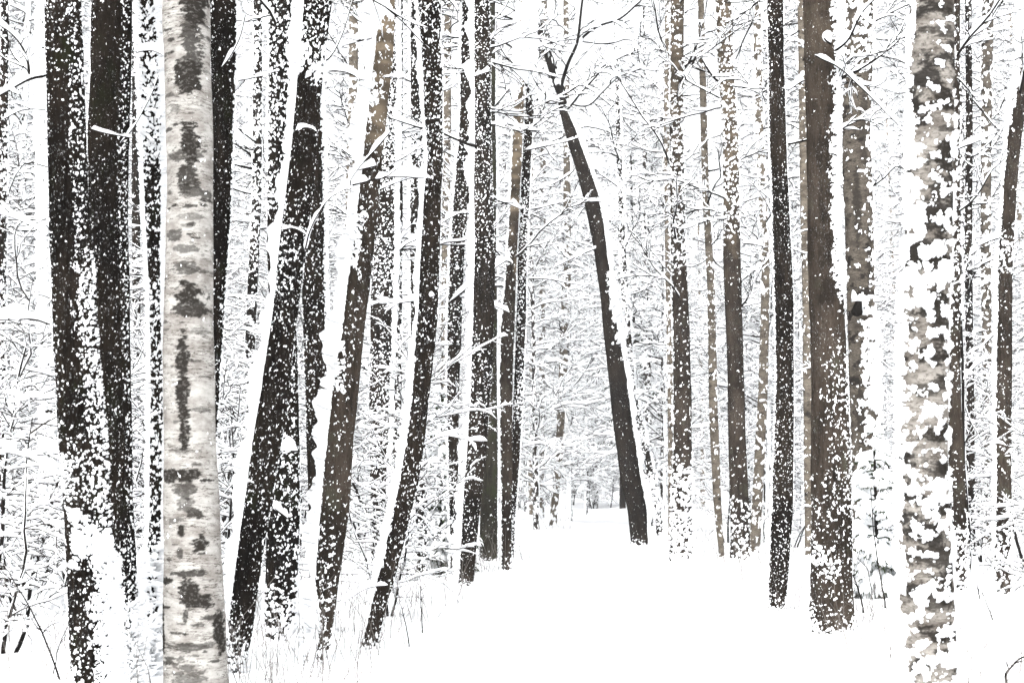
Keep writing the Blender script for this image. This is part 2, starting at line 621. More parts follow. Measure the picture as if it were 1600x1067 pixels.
    trunk = mesh_obj('trunk', Vt - base_pt, Qt, M[mat], root, attrs={'mark': mkk})
    # plastered snow as a lumpy shell
    cov = np.full_like(rad, base)
    thk = np.full_like(rad, thick)
    rdg = np.zeros_like(rad)
    v = (z - EYE) / d
    pyr = (CY - F * (v * cp_ - sp_) / (cp_ + v * sp_))[:, None]
    cov = 0.6 * cov * (0.25 + 1.5 * sstep(-0.38, 0.38, pnoise(St * np.array([2.2, 2.2, 0.9]) + sd + 3)))
    if side:
        for (ang, cv, tk, wd) in (side if isinstance(side, list) else [side]):
            A = math.radians(ang)
            dd = np.abs((TH - A + np.pi) % (2 * np.pi) - np.pi)
            edge = 0.62 * wd * (1 + 0.5 * pnoise(St * np.array([1., 1., 3.]) / (0.6 + d * 0.02) + sd + 8))
            w = sstep(1.25, 0.75, dd / np.maximum(0.1, edge))
            cov = np.maximum(cov, cv * w)
            rdg = np.maximum(rdg, tk * w * np.clip(0.7 + 1.1 * pnoise(S0 * np.array([3, 3, 3.]) + sd + 2) + 0.8 * pnoise(S0 * np.array([9, 9, 9.]) + sd + 6), 0.1, 1.6))
    for (y0, y1, cv, tk, ang, wd) in patches:
        if tk <= 0.02 and 'birch' not in mat:
            cv = cv * 0.75
        py_ = pyr + 60 * pnoise(S0 * np.array([5, 5, 3.]) + sd + 30) + 45 * pnoise(S0 * np.array([14, 14, 9.]) + sd + 31)
        w = sstep(y0 - 30, y0 + 20, py_) * sstep(y1 + 30, y1 - 20, py_)
        if ang is not None:
            dd = np.abs((TH - math.radians(ang) + np.pi) % (2 * np.pi) - np.pi) * (1 + 0.7 * pnoise(S0 * np.array([6, 6, 6.]) + sd + 33))
            w = w * sstep(1.3, 0.7, dd / wd)
        cov = np.maximum(cov, cv * w)
        rdg = np.maximum(rdg, tk * w * np.clip(0.7 + 1.0 * pnoise(S0 * np.array([4, 4, 4.]) + sd + 2) + 1.0 * pnoise(S0 * np.array([12, 12, 12.]) + sd + 6), 0.1, 1.7))
    if not nobase:
        gb = np.exp(-np.clip(ZZ - gz, 0, 9) / (0.05 + 0.22 * sstep(-0.1, 0.45, pnoise(S0 * np.array([4.5, 4.5, 0.4]) + sd + 12))))
        cov = np.clip(cov + 0.65 * gb, 0, 0.97)
        thk = thk + 0.03 * gb
    fs = (0.0165 if 'birch' in mat else 0.0106) * (d / 11.0) ** 0.6 * fsz
    n = pnoise(St / fs * np.array([1, 1, vstretch]) + sd) + 0.22 * pnoise(St / (fs * 0.5) + sd + 17) + 0.85 * pnoise(St / (fs * 2.3) * np.array([1, 1, 0.8]) + sd + 23)
    n = n + clump * 1.6 * pnoise(St / (fs * 4.2) * np.array([1, 1, 1.2]) + sd + 40)
    u = np.empty(n.size)
    u[np.argsort(n.ravel(), kind='stable')] = np.linspace(0, 1, n.size)
    u = u.reshape(n.shape)
    e = u - (1 - cov)
    h = np.where(e > 0, thk * np.minimum(1, np.clip(e, 0, 1) * 2.2) ** 0.6 + rdg * sstep(0, 0.25, e), e * 0.25)
    h = np.clip(h, -0.012, 0.4)
    top_on = ZZ < ztop + 1.5
    vis = (h > -0.004) & top_on
    keep = vis[:-1] | vis[1:]
    keep = keep | np.roll(keep, -1, axis=1)
    Vs = surf(rad + h)
    Vs[..., 2] += np.clip(h, 0, 1) * 0.25
    qs = faces(keep)
    used, inv = np.unique(qs, return_inverse=True)
    if len(qs):
        mesh_obj('snow', Vs.reshape(-1, 3)[used] - base_pt, inv.reshape(-1, 4), M['snow'], trunk)
    # crown: boughs from cz upward
    if crown:
        tg, sn = MB(), MB()
        z1 = P[-1, 2]
        zb = rng.uniform(cz, z1 - 0.3, crown)
        tw = tw * 0.75
        ang = rng.uniform(0, 2 * np.pi, crown)
        st = np.stack([np.interp(zb, z, cx), np.interp(zb, z, cy), zb], -1)
        D = np.stack([np.cos(ang), np.sin(ang), rng.uniform(0.0, 0.8, crown)], -1)
        L = rng.uniform(1.2, 3.2, crown) * (0.7 + 0.012 * d) * tw
        B = grow(st, D, L, 9, 0.16, 0.01)
        branch_system(tg, sn, B, L, 0.012 + 0.006 * L, 7, 4, 0.009 + 0.0002 * d, 0.004 + 0.00015 * d, 3, 0.3, sd, 0.0)
        cr = tg.build('crown', M['twig'], root, base_pt)
        sn.build('snow', M['snow_far'], cr, base_pt)
    HERO[key] = (root, base_pt, d, z, cx, cy)
    return root


def limb(key, pts, r, sw, m2=3, m3=2, dd=(0, 0), tall=1.0, gap=0.0, twr=None):
    """one branch the photograph shows: pts photo pixels, r and sw in photo pixels, dd depth change from root to tip"""
    root, bp, d, z, cx, cy = HERO[key]
    pts = np.array(pts, float)
    cum = np.concatenate([[0], np.cumsum(np.hypot(*np.diff(pts, axis=0).T))])
    N = max(8, int(cum[-1] / 7))
    t = np.linspace(0, cum[-1], N)
    px, py = np.interp(t, cum, pts[:, 0]), np.interp(t, cum, pts[:, 1])
    px, py = smooth1(px, 5), smooth1(py, 5)
    jit = rng.normal(size=(2, N)).cumsum(axis=1)
    px, py = px + smooth1(jit[0], 3) * 0.5, py + smooth1(jit[1], 3) * 0.5
    dep = d - 0.12 + np.linspace(dd[0], dd[1], N)
    P = np.array([unproj(a, b, c) for a, b, c in zip(px, py, dep)])[None]
    L = np.array([np.linalg.norm(np.diff(P[0], axis=0), axis=1).sum()])
    rw, sww = r / F * d, sw * 0.62 / F * d
    twig, snow = MB(), MB()
    R = taper(1, N, rw, max(0.004, rw * 0.45))
    R[:, -1] *= 0.15
    R[:, 0] *= 0.6
    twig.add(*tube_batch(P, R, 7))
    if sww > 0:
        snow.add(*snow_batch(P, R, sww, 8, gap, len(HERO) * 1.3, tall, 9.0))
    if m2:
        rt = 0.9 / F * d if twr is None else twr
        P2, L2 = children(P, L, m2, 0.2, 0.42, 7, 0.8, 0.2, -0.01)
        R2 = taper(len(P2), 7, rt * 1.3, rt * 0.7)
        twig.add(*tube_batch(P2, R2, 4))
        snow.add(*snow_batch(P2, R2, max(sww * 0.35, 1.6 / F * d), 6, 0.15, 3.3, 1.0, 9.0))
        if m3:
            P3, L3 = children(P2, L2, m3, 0.2, 0.5, 5, 0.8, 0.25, -0.01)
            R3 = taper(len(P3), 5, rt * 0.9, rt * 0.6)
            twig.add(*tube_batch(P3, R3, 3))
            snow.add(*snow_batch(P3, R3, 1.4 / F * d, 5, 0.2, 1.3, 1.0, 9.0))
    b = twig.build('branch', M['twig'], root, bp)
    snow.build('snow', M['snow'], b, bp)


def dep(by):
    return F * EYE / (by - HOR)


# --- left clump
hero('t1', 'dark_tree', 'leftmost big black trunk, dotted with snow, a large snow patch low down', 10.0,
     [(0, 70, 128), (100, 72, 130), (200, 74, 134), (300, 77, 138), (400, 79, 145), (500, 82, 150), (600, 88, 158), (700, 94, 168), (800, 102, 172), (900, 105, 178), (1000, 110, 183), (1067, 115, 187)],
     'black', 0.17, [(-45, 0.20, 0.0, 0.6)], [(400, 1100, 0.45, 0.0, -35, 0.55), (690, 800, 0.4, 0.01, -80, 1.2), (805, 880, 0.8, 0.03, -65, 0.85), (885, 1100, 0.72, 0.03, -32, 0.75)], clump=0.25, thick=0.026, fsz=0.95)
hero('t2', 'dark_tree', 'second big black trunk from the left, finely ridged with sparse snow dots', 11.2,
     [(0, 143, 207), (100, 142, 206), (200, 138, 202), (300, 138, 201), (400, 146, 201), (500, 151, 202), (600, 157, 204), (700, 164, 206), (800, 170, 208), (900, 177, 213), (1000, 184, 218), (1060, 188, 222)],
     'black', 0.07, [(-30, 0.18, 0, 0.5), (180, 0.3, 0, 0.5)], [(850, 960, 0.35, 0, -60, 1.0), (930, 1080, 0.85, 0.04, -60, 1.6)], clump=0.3, thick=0.022, fsz=0.8)
hero('t3', 'dark_tree', 'thin black trunk half plastered with snow, just left of the big white birch', 11.8,
     [(0, 214, 243), (200, 222, 256), (300, 225, 254), (400, 230, 252), (500, 234, 252), (600, 236, 256), (700, 234, 255), (800, 234, 253), (900, 228, 252), (1000, 225, 252), (1060, 222, 252)],
     'black', 0.28, [(180, 0.7, 0.02, 0.8), (0, 0.85, 0.03, 0.7)], [(0, 270, 0.6, 0.02, None, 1), (450, 720, 0.5, 0.01, None, 1), (850, 1080, 0.8, 0.07, None, 1)], clump=0.5, thick=0.03)
mk4 = [(5, 0.5, 40, 0.5, 1), (90, 0.35, 60, 0.4, .9), (130, 0.15, 28, 0.5, 1), (228, 0.15, 34, 0.42, 1), (248, 0.1, 12, 0.75, .8), (285, 0.1, 20, 0.5, .95), (308, 0.35, 8, 0.55, .8), (372, -0.5, 9, 0.4, .8),
       (395, 0.0, 6, 0.5, .7), (425, 0.1, 10, 0.6, .8), (462, 0.1, 18, 0.5, 1), (485, 0.25, 14, 0.6, .95), (560, -0.0, 38, 0.25, 1), (620, -0.03, 38, 0.27, 1), (670, 0.05, 38, 0.22, 1), (705, 0.0, 6, 0.5, .5),
       (742, -0.25, 9, 0.85, 1), (765, 0.0, 12, 0.4, .8), (785, 0.0, 12, 0.3, .7), (802, 0.35, 7, 0.3, .9), (825, -0.15, 12, 0.14, 1), (812, -0.3, 6, 0.3, .6), (850, 0.45, 16, 0.25, 1), (860, -.2, 10, .1, .8),
       (893, 0.1, 5, 0.65, .9), (905, -0.9, 6, 0.4, 1), (920, 0.1, 18, 0.4, 1), (935, 0.3, 12, 0.5, 1), (960, -0.05, 12, 0.1, .9), (985, 0.9, 30, 0.12, 1), (980, -0.95, 40, 0.12, 1), (1005, 0.1, 6, 0.8, .8), (1050, 0.0, 30, 0.5, .7),
       (180, -0.4, 10, .3, .5), (345, .2, 5, .5, .5), (520, .6, 6, .3, .5), (640, .7, 6, .3, .6)]
_r4 = random.Random(4)
for _ in range(90):                     # short lenticels and flecks
    mk4.append((_r4.uniform(-10, 1080), _r4.uniform(-0.95, 0.95), _r4.uniform(1.2, 3.2), _r4.uniform(0.06, 0.28), _r4.uniform(.6, 1)))
hero('t4', 'birch_tree', 'large cream birch with dark scars and a long black streak, left foreground', 10.4,
     [(0, 253, 328), (50, 254, 329), (100, 256, 330), (200, 260, 333), (300, 262, 333), (400, 258, 333), (500, 256, 332), (600, 255, 334), (700, 256, 336), (800, 256, 341), (900, 256, 345), (1000, 258, 350), (1067, 260, 352)],
     'birch', 0.012, [(180, 0.10, 0.0, 0.25)], clump=0.9, thick=0.02, nobase=True, marks=mk4, crown=6)
hero('t5', 'dark_tree', 'slim black trunk slanting in behind the right side of the big white birch', 11.9,
     [(0, 328, 370), (100, 330, 370), (200, 331, 366), (300, 331, 362), (400, 328, 356), (500, 323, 350), (600, 315, 344), (700, 308, 337), (850, 296, 326), (1000, 285, 318)],
     'black', 0.10, [(0, 0.35, 0.0, 0.5)], clump=0.25, thick=0.022, fsz=0.9)
hero('t6', 'dark_tree', 'black tree leaning right with a thick white snow ridge up its whole left side', dep(1056),
     [(0, 474, 520), (100, 467, 506), (200, 458, 497), (300, 446, 490), (400, 434, 477), (500, 424, 464), (600, 409, 452), (700, 394, 438), (800, 380, 421), (900, 366, 406), (1000, 354, 392), (1055, 354, 378)],
     'black', 0.13, [(178, 0.97, 0.075, 0.6)], [(0, 90, 0.34, 0.0, -90, 1.2), (90, 105, 0.9, 0.05, -90, 2), (360, 460, 0.35, 0.0, -110, 1.0)], clump=0.3, thick=0.022, fsz=0.95)
hero('t7', 'dark_tree', 'snow-freckled black trunk standing upright behind the leaning tree with the thick snow ridge', 14.8,
     [(0, 418, 466), (100, 420, 464), (200, 418, 456), (300, 418, 452), (400, 418, 456), (500, 420, 462), (600, 420, 466), (700, 419, 468), (800, 418, 469), (900, 416, 465), (990, 412, 460)],
     'black', 0.24, [(-60, 0.25, 0, 0.9)], [(0, 330, 0.36, 0.01, None, 1), (900, 1000, 0.4, 0.02, None, 1)], clump=0.45, thick=0.026)
hero('t7b', 'dark_tree', 'black trunk between the snow-ridged and tan-topped trees, right edge thickly speckled', 15.6,
     [(0, 470, 500), (200, 476, 506), (350, 474, 510), (450, 472, 510), (550, 474, 512), (650, 478, 514), (800, 482, 516), (980, 486, 518)],
     'brown', 0.14, [(0, 0.6, 0.02, 0.9)], clump=0.3, thick=0.022, fsz=0.9)
hero('t8', 'brown_tree', 'grey-brown leaning tree, tan near the top, lumpy snow bank down its left side', dep(1036),
     [(0, 592, 617), (60, 586, 616), (100, 582, 613), (150, 577, 608), (200, 571, 603), (300, 560, 593), (400, 548, 583), (500, 535, 571), (600, 521, 561), (700, 508, 551), (800, 499, 545), (900, 492, 531), (1000, 490, 517), (1035, 490, 510)],
     'grey', 0.06, [(180, 0.97, 0.12, 0.85), (-90, .1, 0, 1)], [(-20, 40, 0.9, 0.06, -150, 1.6), (125, 155, 0.7, 0.05, -150, 1.2), (330, 420, 0.6, 0.04, -140, 0.9), (560, 600, 0.6, 0.03, -130, .8), (840, 960, 0.35, 0.0, -110, 1.1), (930, 1060, 0.97, 0.16, 180, 1.2)], clump=0.45, thick=0.02, tanfrom=(60, 330, 1.0))
hero('t9', 'dark_tree', 'speckled dark trunk behind the snowy twig thicket, right of the tan-topped leaning tree', 23.0,
     [(0, 586, 622), (220, 582, 622), (400, 580, 620), (600, 578, 612), (750, 578, 606), (850, 580, 604), (905, 580, 602)],
     'brown', 0.28, [(0, 0.9, 0.04, 0.9)], [(0, 300, 0.55, 0.0, None, 1)], clump=0.3, thick=0.03, crown=14, cz=3.0, fsz=0.8)
hero('t31', 'dark_tree', 'straight dark trunk heavily frosted with snow, just behind the curving S-shaped tree', 25.0,
     [(0, 640, 664), (200, 640, 664), (400, 640, 662), (600, 642, 664), (700, 646, 667), (800, 648, 668), (900, 650, 670)],
     'brown', 0.5, [(180, 0.75, 0.02, 0.9)], clump=0.35, thick=0.03, crown=12, cz=4.0)
hero('t10', 'dark_tree', 'slim dark tree curving like an S, white snow along its lower left side', dep(1012),
     [(0, 652, 690), (60, 656, 690), (120, 660, 692), (200, 664, 692), (250, 668, 693), (300, 662, 690), (400, 657, 687), (500, 652, 684), (600, 643, 673), (650, 638, 668), (700, 632, 662), (750, 622, 655), (800, 612, 643), (850, 601, 631), (900, 590, 617), (950, 579, 602), (1010, 563, 588)],
     'brown', 0.15, [(178, 0.9, 0.04, 0.5)], [(-40, 260, 0.28, 0.0, None, 1), (560, 1000, 0.95, 0.05, 185, 0.6)], clump=0.35, thick=0.02, fsz=0.9, crown=6)
hero('t11', 'dark_tree', 'left one of a close pair of dark trunks, thin and gently curved', 24.5,
     [(40, 720, 744), (200, 717, 743), (300, 709, 734), (400, 702, 725), (500, 699, 722), (600, 698, 718), (700, 700, 716), (800, 702, 716), (885, 704, 718)],
     'brown', 0.2, [(180, 0.6, 0.02, 0.8)], clump=0.3, thick=0.028, crown=10, cz=4.5, fsz=0.7)
hero('t12', 'dark_tree', 'right one of a close pair of dark trunks, white snow strip down its left', dep(915),
     [(30, 740, 766), (200, 741, 768), (300, 740, 770), (400, 740, 774), (500, 738, 772), (600, 735, 768), (700, 729, 760), (800, 722, 750), (915, 717, 738)],
     'brown', 0.16, [(180, 0.96, 0.12, 0.5)], [(0, 420, 0.25, 0, None, 1)], clump=0.3, thick=0.026, crown=10, cz=5, fsz=0.7)
hero('t13', 'olive_tree_trunk' if False else 'mossy_tree', 'olive-brown trunk with few snow dots directly behind the close pair left of the path', dep(873),
     [(0, 752, 774), (300, 750, 776), (480, 749, 777), (600, 749, 777), (700, 750, 778), (872, 750, 777)],
     'olive', 0.06, [(0, 0.7, 0.02, 0.4)], clump=0.3, thick=0.03, crown=14, cz=5, fsz=0.7)
hero('t14', 'brown_tree', 'tan-brown trunk joined closely to a dark one, last big trunk left of the path bend', dep(888),
     [(0, 808, 824), (150, 803, 819), (250, 799, 815), (350, 795, 810), (450, 788, 806), (500, 783, 804), (600, 780, 801), (700, 782, 801), (800, 783, 800), (888, 784, 799)],
     'grey', 0.1, [(180, 0.55, 0.02, 0.8)], [(-40, 140, 0.9, 0.05, None, 1)], clump=0.5, thick=0.03, crown=10, cz=5, tanfrom=(250, 420, 1.0))
hero('t15', 'dark_tree', 'dark snow-speckled trunk touching the tan-brown one left of the path bend', 27.0,
     [(0, 822, 836), (150, 822, 836), (250, 816, 830), (400, 809, 824), (500, 807, 822), (600, 803, 818), (700, 799, 813), (800, 793, 806), (885, 790, 802)],
     'brown', 0.42, [(0, 0.6, 0.0, 0.6)], [(-40, 140, 0.9, 0.05, None, 1)], clump=0.3, thick=0.03, crown=10, cz=5, fsz=0.7)
# --- centre and right
hero('t16', 'leaning_tree', 'dark tree leaning left over the path, snow down its right side, bushy snowy top', dep(850),
     [(165, 872, 882), (200, 880, 899), (250, 895, 917), (300, 909, 935), (350, 920, 944), (400, 929, 950), (450, 936, 957), (500, 941, 963), (550, 946, 973), (600, 952, 981), (650, 957, 987), (700, 963, 995), (750, 970, 1003), (800, 981, 1012), (850, 987, 1012)],
     'brown', 0.035, [(0, 0.95, 0.12, 0.7)], [(440, 520, 0.9, 0.2, -20, 0.9)], clump=0.35, thick=0.03, top=0, crown=0, fsz=0.9)
hero('t17', 'young_tree', 'thin frosted trunk just right of the dark tree that leans over the path', 44.0,
     [(200, 962, 970), (370, 966, 977), (480, 972, 984), (600, 982, 992), (700, 1002, 1014), (775, 1018, 1030), (835, 1026, 1038)],
     'brown', 0.9, [(0, .7, .05, .7)], clump=0.4, thick=0.04, crown=16, cz=3)
hero('t18', 'birch_tree', 'slender tan birch far down the left side of the path, banded with snow', 50.0,
     [(0, 880, 888), (250, 880, 891), (400, 880, 893), (550, 874, 888), (700, 868, 880), (826, 858, 869)],
     'birchtan', 0.45, None, clump=0.9, thick=0.04, crown=26, cz=4, fsz=1.2)
hero('t19', 'birch_tree', 'upright brown birch right of the path, its foot wrapped in rounded snow clumps', dep(876),
     [(0, 1047, 1069), (100, 1047, 1068), (200, 1046, 1068), (300, 1047, 1070), (400, 1048, 1072), (500, 1050, 1077), (600, 1052, 1080), (700, 1052, 1081), (800, 1048, 1081), (870, 1047, 1082)],
     'grey', 0.11, [(180, 0.3, 0.02, 0.6)], [(150, 420, 0.28, 0.03, None, 1), (730, 880, 0.52, 0.04, -90, 1.5)], clump=0.8, thick=0.035, crown=12, cz=5, tanfrom=(120, 330, 0.4))
hero('t19b', 'birch_tree', 'very thin pale birch hugging the left side of the upright brown birch', 34.0,
     [(0, 1039, 1047), (200, 1037, 1046), (400, 1039, 1048), (600, 1043, 1052), (800, 1044, 1052), (860, 1044, 1051)],
     'birchtan', 0.4, None, clump=0.6, thick=0.03, crown=10, cz=6)
hero('t20', 'brown_tree', 'smooth grey-brown trunk right of the path with snow pads on its upper part', dep(877),
     [(0, 1118, 1143), (100, 1121, 1146), (200, 1128, 1153), (300, 1130, 1156), (400, 1130, 1157), (500, 1134, 1160), (600, 1137, 1163), (700, 1138, 1166), (800, 1141, 1170), (877, 1142, 1173)],
     'grey', 0.05, None, [(-40, 380, 0.26, 0.04, None, 1), (790, 890, 0.34, 0.02, -90, 1.5)], clump=0.8, thick=0.03, crown=10, cz=5, tanfrom=(220, 420, 0.45))
hero('t21', 'birch_tree', 'thin pale birch between the two brown trunks right of the path, dark at mid height', dep(872),
     [(0, 1090, 1100), (150, 1093, 1104), (300, 1097, 1108), (450, 1105, 1117), (650, 1108, 1122), (780, 1114, 1127), (870, 1124, 1132)],
     'birchtan', 0.25, None, clump=0.8, thick=0.03, crown=10, cz=5)
hero('t22', 'birch_tree', 'pale birch with thin dark bands, just right of the smooth grey-brown trunk', 33.0,
     [(0, 1176, 1188), (200, 1180, 1193), (420, 1190, 1203), (600, 1185, 1200), (750, 1177, 1193), (860, 1170, 1187)],
     'birchtan', 0.2, None, [(0, 400, 0.5, 0.03, None, 1)], clump=0.8, thick=0.03, crown=12, cz=5)
hero('t23', 'dark_tree', 'straight dark trunk finely dotted with snow, nearest dark one right of the path', dep(952),
     [(0, 1198, 1224), (100, 1200, 1225), (200, 1201, 1228), (300, 1205, 1232), (400, 1208, 1237), (500, 1211, 1240), (600, 1212, 1240), (700, 1209, 1240), (800, 1205, 1238), (900, 1202, 1232), (950, 1200, 1226)],
     'brown', 0.14, [(180, 0.45, 0.0, 0.5), (0, .4, 0, .4)], clump=0.12, thick=0.022, fsz=0.75)
hero('t24', 'brown_tree', 'thick brown trunk right of the path with snow tufts on its upper right', dep(985),
     [(0, 1254, 1309), (100, 1257, 1311), (200, 1260, 1308), (300, 1262, 1307), (400, 1262, 1312), (500, 1266, 1320), (600, 1268, 1325), (700, 1268, 1329), (800, 1268, 1331), (900, 1267, 1331), (985, 1266, 1333)],
     'grey', 0.025, [(0, 0.3, 0.0, 0.35)], [(-40, 470, 0.5, 0.05, -18, 0.8), (540, 790, 0.24, 0, -50, 1.2), (775, 795, 0.4, 0.02, -80, 1.6), (800, 1000, 0.13, 0, None, 1), (850, 880, 0.55, 0.04, -120, .7)], clump=0.55, thick=0.024, fsz=0.9, tanfrom=(0, 250, 0.12))
hero('t25', 'birch_tree', 'old rough birch behind the thick brown trunk, with a stub capped in snow', 20.5,
     [(0, 1322, 1366), (100, 1318, 1363), (200, 1316, 1360), (300, 1317, 1363), (400, 1322, 1365), (500, 1325, 1367), (600, 1327, 1370), (700, 1330, 1374), (800, 1328, 1372), (910, 1326, 1374)],
     'birchold', 0.06, [(-40, 0.35, 0.02, 0.7)], [(-30, 130, 0.4, 0.03, None, 1), (490, 640, 0.75, 0.08, -50, 1.0), (640, 920, 0.42, 0.04, -50, 1.4)], clump=0.8, thick=0.03, marks=[(330, -0.3, 60, 0.25, .8), (420, 0.5, 60, .2, .7), (470, 0, 20, .5, 1), (200, .3, 60, .3, .6), (650, -.4, 50, .3, .7)], crown=8)
mk26 = [(60, 0.2, 10, 0.9, .8), (170, 0.0, 12, 0.9, 1), (155, .2, 12, .5, 1), (210, 0.5, 7, 0.5, .8), (410, 0, 16, 0.9, 1), (480, .2, 22, .8, 1), (250, .5, 30, .5, 1), (300, .3, 25, .5, .9), (560, .2, 16, .8, 1), (520, .4, 24, .5, .9), (600, .4, 12, .6, .9), (610, -.2, 12, .5, .8), (680, .3, 10, .8, 1), (740, .5, 20, .5, .8),
        (790, .2, 14, .8, 1), (870, .1, 16, .9, .9), (930, .3, 20, .8, .8), (985, .2, 14, .8, 1), (340, 0, 8, .9, .8), (20, .5, 20, .5, .8), (1020, .4, 10, .5, .9)]
hero('t26', 'birch_tree', 'big soft-focus birch in the right foreground covered with round lumps of snow', 8.6,
     [(0, 1421, 1490), (100, 1421, 1491), (200, 1419, 1490), (300, 1417, 1488), (400, 1413, 1486), (500, 1409, 1482), (600, 1407, 1481), (700, 1404, 1480), (800, 1403, 1482), (900, 1405, 1487), (1000, 1408, 1490), (1067, 1413, 1495)],
     'birch2', 0.2, [(190, 0.8, 0.0, 0.55)], [(160, 700, 0.24, 0.01, None, 1), (210, 700, 0.48, 0.01, -150, 0.5), (380, 470, 0.72, 0.02, -110, 1.0), (700, 1100, 0.36, 0.01, None, 1), (1010, 1100, 0.5, 0.03, None, 1)], clump=1.2, thick=0.028, fsz=1.25, marks=mk26, vstretch=1.0, crown=6)
hero('t27', 'brown_tree', 'slim brown trunk showing just right of the foreground birch, with a forked stem', 20.8,
     [(0, 1484, 1500), (100, 1484, 1500), (300, 1486, 1500), (400, 1486, 1503), (500, 1483, 1501), (600, 1480, 1501), (700, 1482, 1505), (800, 1488, 1510), (925, 1496, 1512)],
     'grey', 0.1, [(180, 0.3, 0.02, 0.6)], [(180, 480, 0.3, 0.03, None, 1), (820, 930, 0.5, 0.02, None, 1)], clump=0.7, thick=0.03)
hero('t28', 'birch_tree', 'thin snow-banded birch between the foreground birch and the right edge', 36.0,
     [(0, 1535, 1553), (100, 1533, 1551), (200, 1533, 1549), (350, 1532, 1548), (500, 1534, 1549), (700, 1536, 1550), (850, 1536, 1551)],
     'birchold', 0.45, None, clump=0.9, thick=0.04, crown=14, cz=4)
hero('t29', 'brown_tree', 'brown tree at the right edge bending outward on top, snow lumps on its left', dep(925),
     [(0, 1597, 1620), (100, 1591, 1614), (170, 1577, 1602), (250, 1569, 1592), (300, 1566, 1588), (400, 1558, 1583), (500, 1556, 1581), (600, 1555, 1581), (700, 1555, 1580), (800, 1554, 1580), (925, 1553, 1577)],
     'grey', 0.07, [(180, 0.8, 0.03, 0.6)], [(-40, 180, 0.9, 0.08, 180, 0.8), (360, 420, 0.5, 0.02, None, 1), (800, 930, 0.45, 0.02, None, 1)], clump=0.7, thick=0.03)
hero('t30', 'brown_tree', 'reddish-brown snowy stem left of all the big black trunks, standing low in the undergrowth', 17.5,
     [(100, 60, 76), (300, 62, 80), (500, 66, 86), (700, 68, 92), (830, 68, 93), (965, 66, 92)],
     'brown', 0.6, None, [(-50, 800, 0.88, 0.03, None, 1)], clump=0.8, thick=0.04, crown=8, cz=3)
hero('t32', 'dark_tree', 'dark frosted stem cut by the left edge of the picture', 19.0,
     [(0, 2, 14), (400, -6, 10), (650, -8, 8), (800, -10, 7), (940, -10, 8)],
     'brown', 0.45, None, clump=0.5, thick=0.03, crown=8, cz=4)

hero('t33', 'birch_tree', 'thin tan birch stem seen high between the snow-ridged and the tan-topped leaning trees', 38.0,
     [(0, 546, 560), (120, 545, 560), (300, 540, 555), (500, 537, 551), (700, 536, 550), (845, 535, 549)],
     'birchtan', 0.4, None, clump=0.8, thick=0.03, crown=10, cz=5)
hero('t34', 'birch_tree', 'thin tan snow-banded birch stem immediately right of the S-shaped tree', 40.0,
     [(0, 694, 706), (200, 693, 705), (400, 690, 702), (600, 688, 700), (843, 684, 697)],
     'birchtan', 0.45, None, clump=0.8, thick=0.03, crown=10, cz=5)
hero('t35', 'dark_tree', 'frosted dark trunk in the gap right of the twig thicket, left of the S-shaped tree', 28.0,
     [(0, 612, 630), (250, 612, 630), (500, 610, 628), (700, 608, 627), (882, 606, 627)],
     'brown', 0.5, [(180, .7, .03, .8)], clump=0.5, thick=0.03, crown=8, cz=5)
hero('t36', 'birch_tree', 'pale yellowish birch sliver showing just left of the thick brown trunk', 30.0,
     [(0, 1246, 1258), (300, 1250, 1262), (500, 1254, 1268), (700, 1256, 1270), (873, 1258, 1272)],
     'birchtan', 0.15, None, clump=0.8, thick=0.03, crown=6, cz=6)
hero('t37', 'dark_tree', 'slender dark stem with snow lumps between the slim brown trunk and the right-edge tree', 27.0,
     [(0, 1508, 1518), (200, 1509, 1520), (400, 1507, 1519), (600, 1510, 1522), (886, 1512, 1524)],
     'brown', 0.4, None, clump=0.6, thick=0.03, crown=8, cz=5)
hero('t38', 'dark_tree', 'frosted slim trunk left of the cream birch, far behind the second black trunk', 30.0,
     [(0, 206, 218), (300, 206, 219), (600, 207, 220), (873, 208, 222)],
     'brown', 0.5, None, clump=0.6, thick=0.03, crown=8, cz=5)
hero('t39', 'dark_tree', 'frosted dark stem between the cream birch and the snow-ridged leaning tree', 26.0,
     [(0, 396, 410), (300, 394, 409), (600, 380, 396), (750, 372, 388), (891, 366, 383)],
     'brown', 0.55, None, clump=0.6, thick=0.03, crown=8, cz=5)
hero('t40', 'birch_tree', 'faint thin birch standing left of the path bend, right of the joined pair', 62.0,
     [(0, 846, 855), (300, 844, 853), (600, 842, 851), (812, 840, 850)],
     'birchtan', 0.5, None, clump=0.8, thick=0.04, crown=14, cz=4)

# --- branches that can be picked out
limb('t1', [(74, 118), (48, 120), (20, 138), (-30, 165)], 4, 9, 3, 2, (0, -0.3))
limb('t1', [(45, 121), (42, 85), (22, 52), (-10, 30)], 2.6, 5, 3, 1, (-.1, -0.4))
limb('t1', [(78, 372), (45, 352), (0, 335), (-30, 330)], 2.0, 7, 3, 2, (0, 0.3))
limb('t1', [(84, 508), (55, 495), (10, 500), (-30, 503)], 2.6, 11, 2, 2, (0, -0.2), 1.3)
limb('t1', [(76, 172), (40, 168), (0, 190)], 1.6, 2, 4, 3, (0, 0.4))
limb('t1', [(90, 620), (70, 625), (45, 628), (0, 610)], 1.8, 4, 4, 3, (0, 0.5))
limb('t1', [(98, 745), (60, 720), (20, 700), (-20, 690)], 1.6, 5, 4, 3, (0, 0.5))
limb('t2', [(212, 216), (190, 212), (160, 206), (138, 197)], 1.2, 3.2, 0, 0, (-0.25, -0.45))
limb('t2', [(182, 232), (205, 205), (222, 180), (240, 140), (250, 110)], 1.4, 4, 2, 1, (-0.25, -.2))
limb('t2', [(207, 85), (225, 75), (250, 82), (262, 90)], 1.6, 7, 1, 1, (0.1, 0.3))
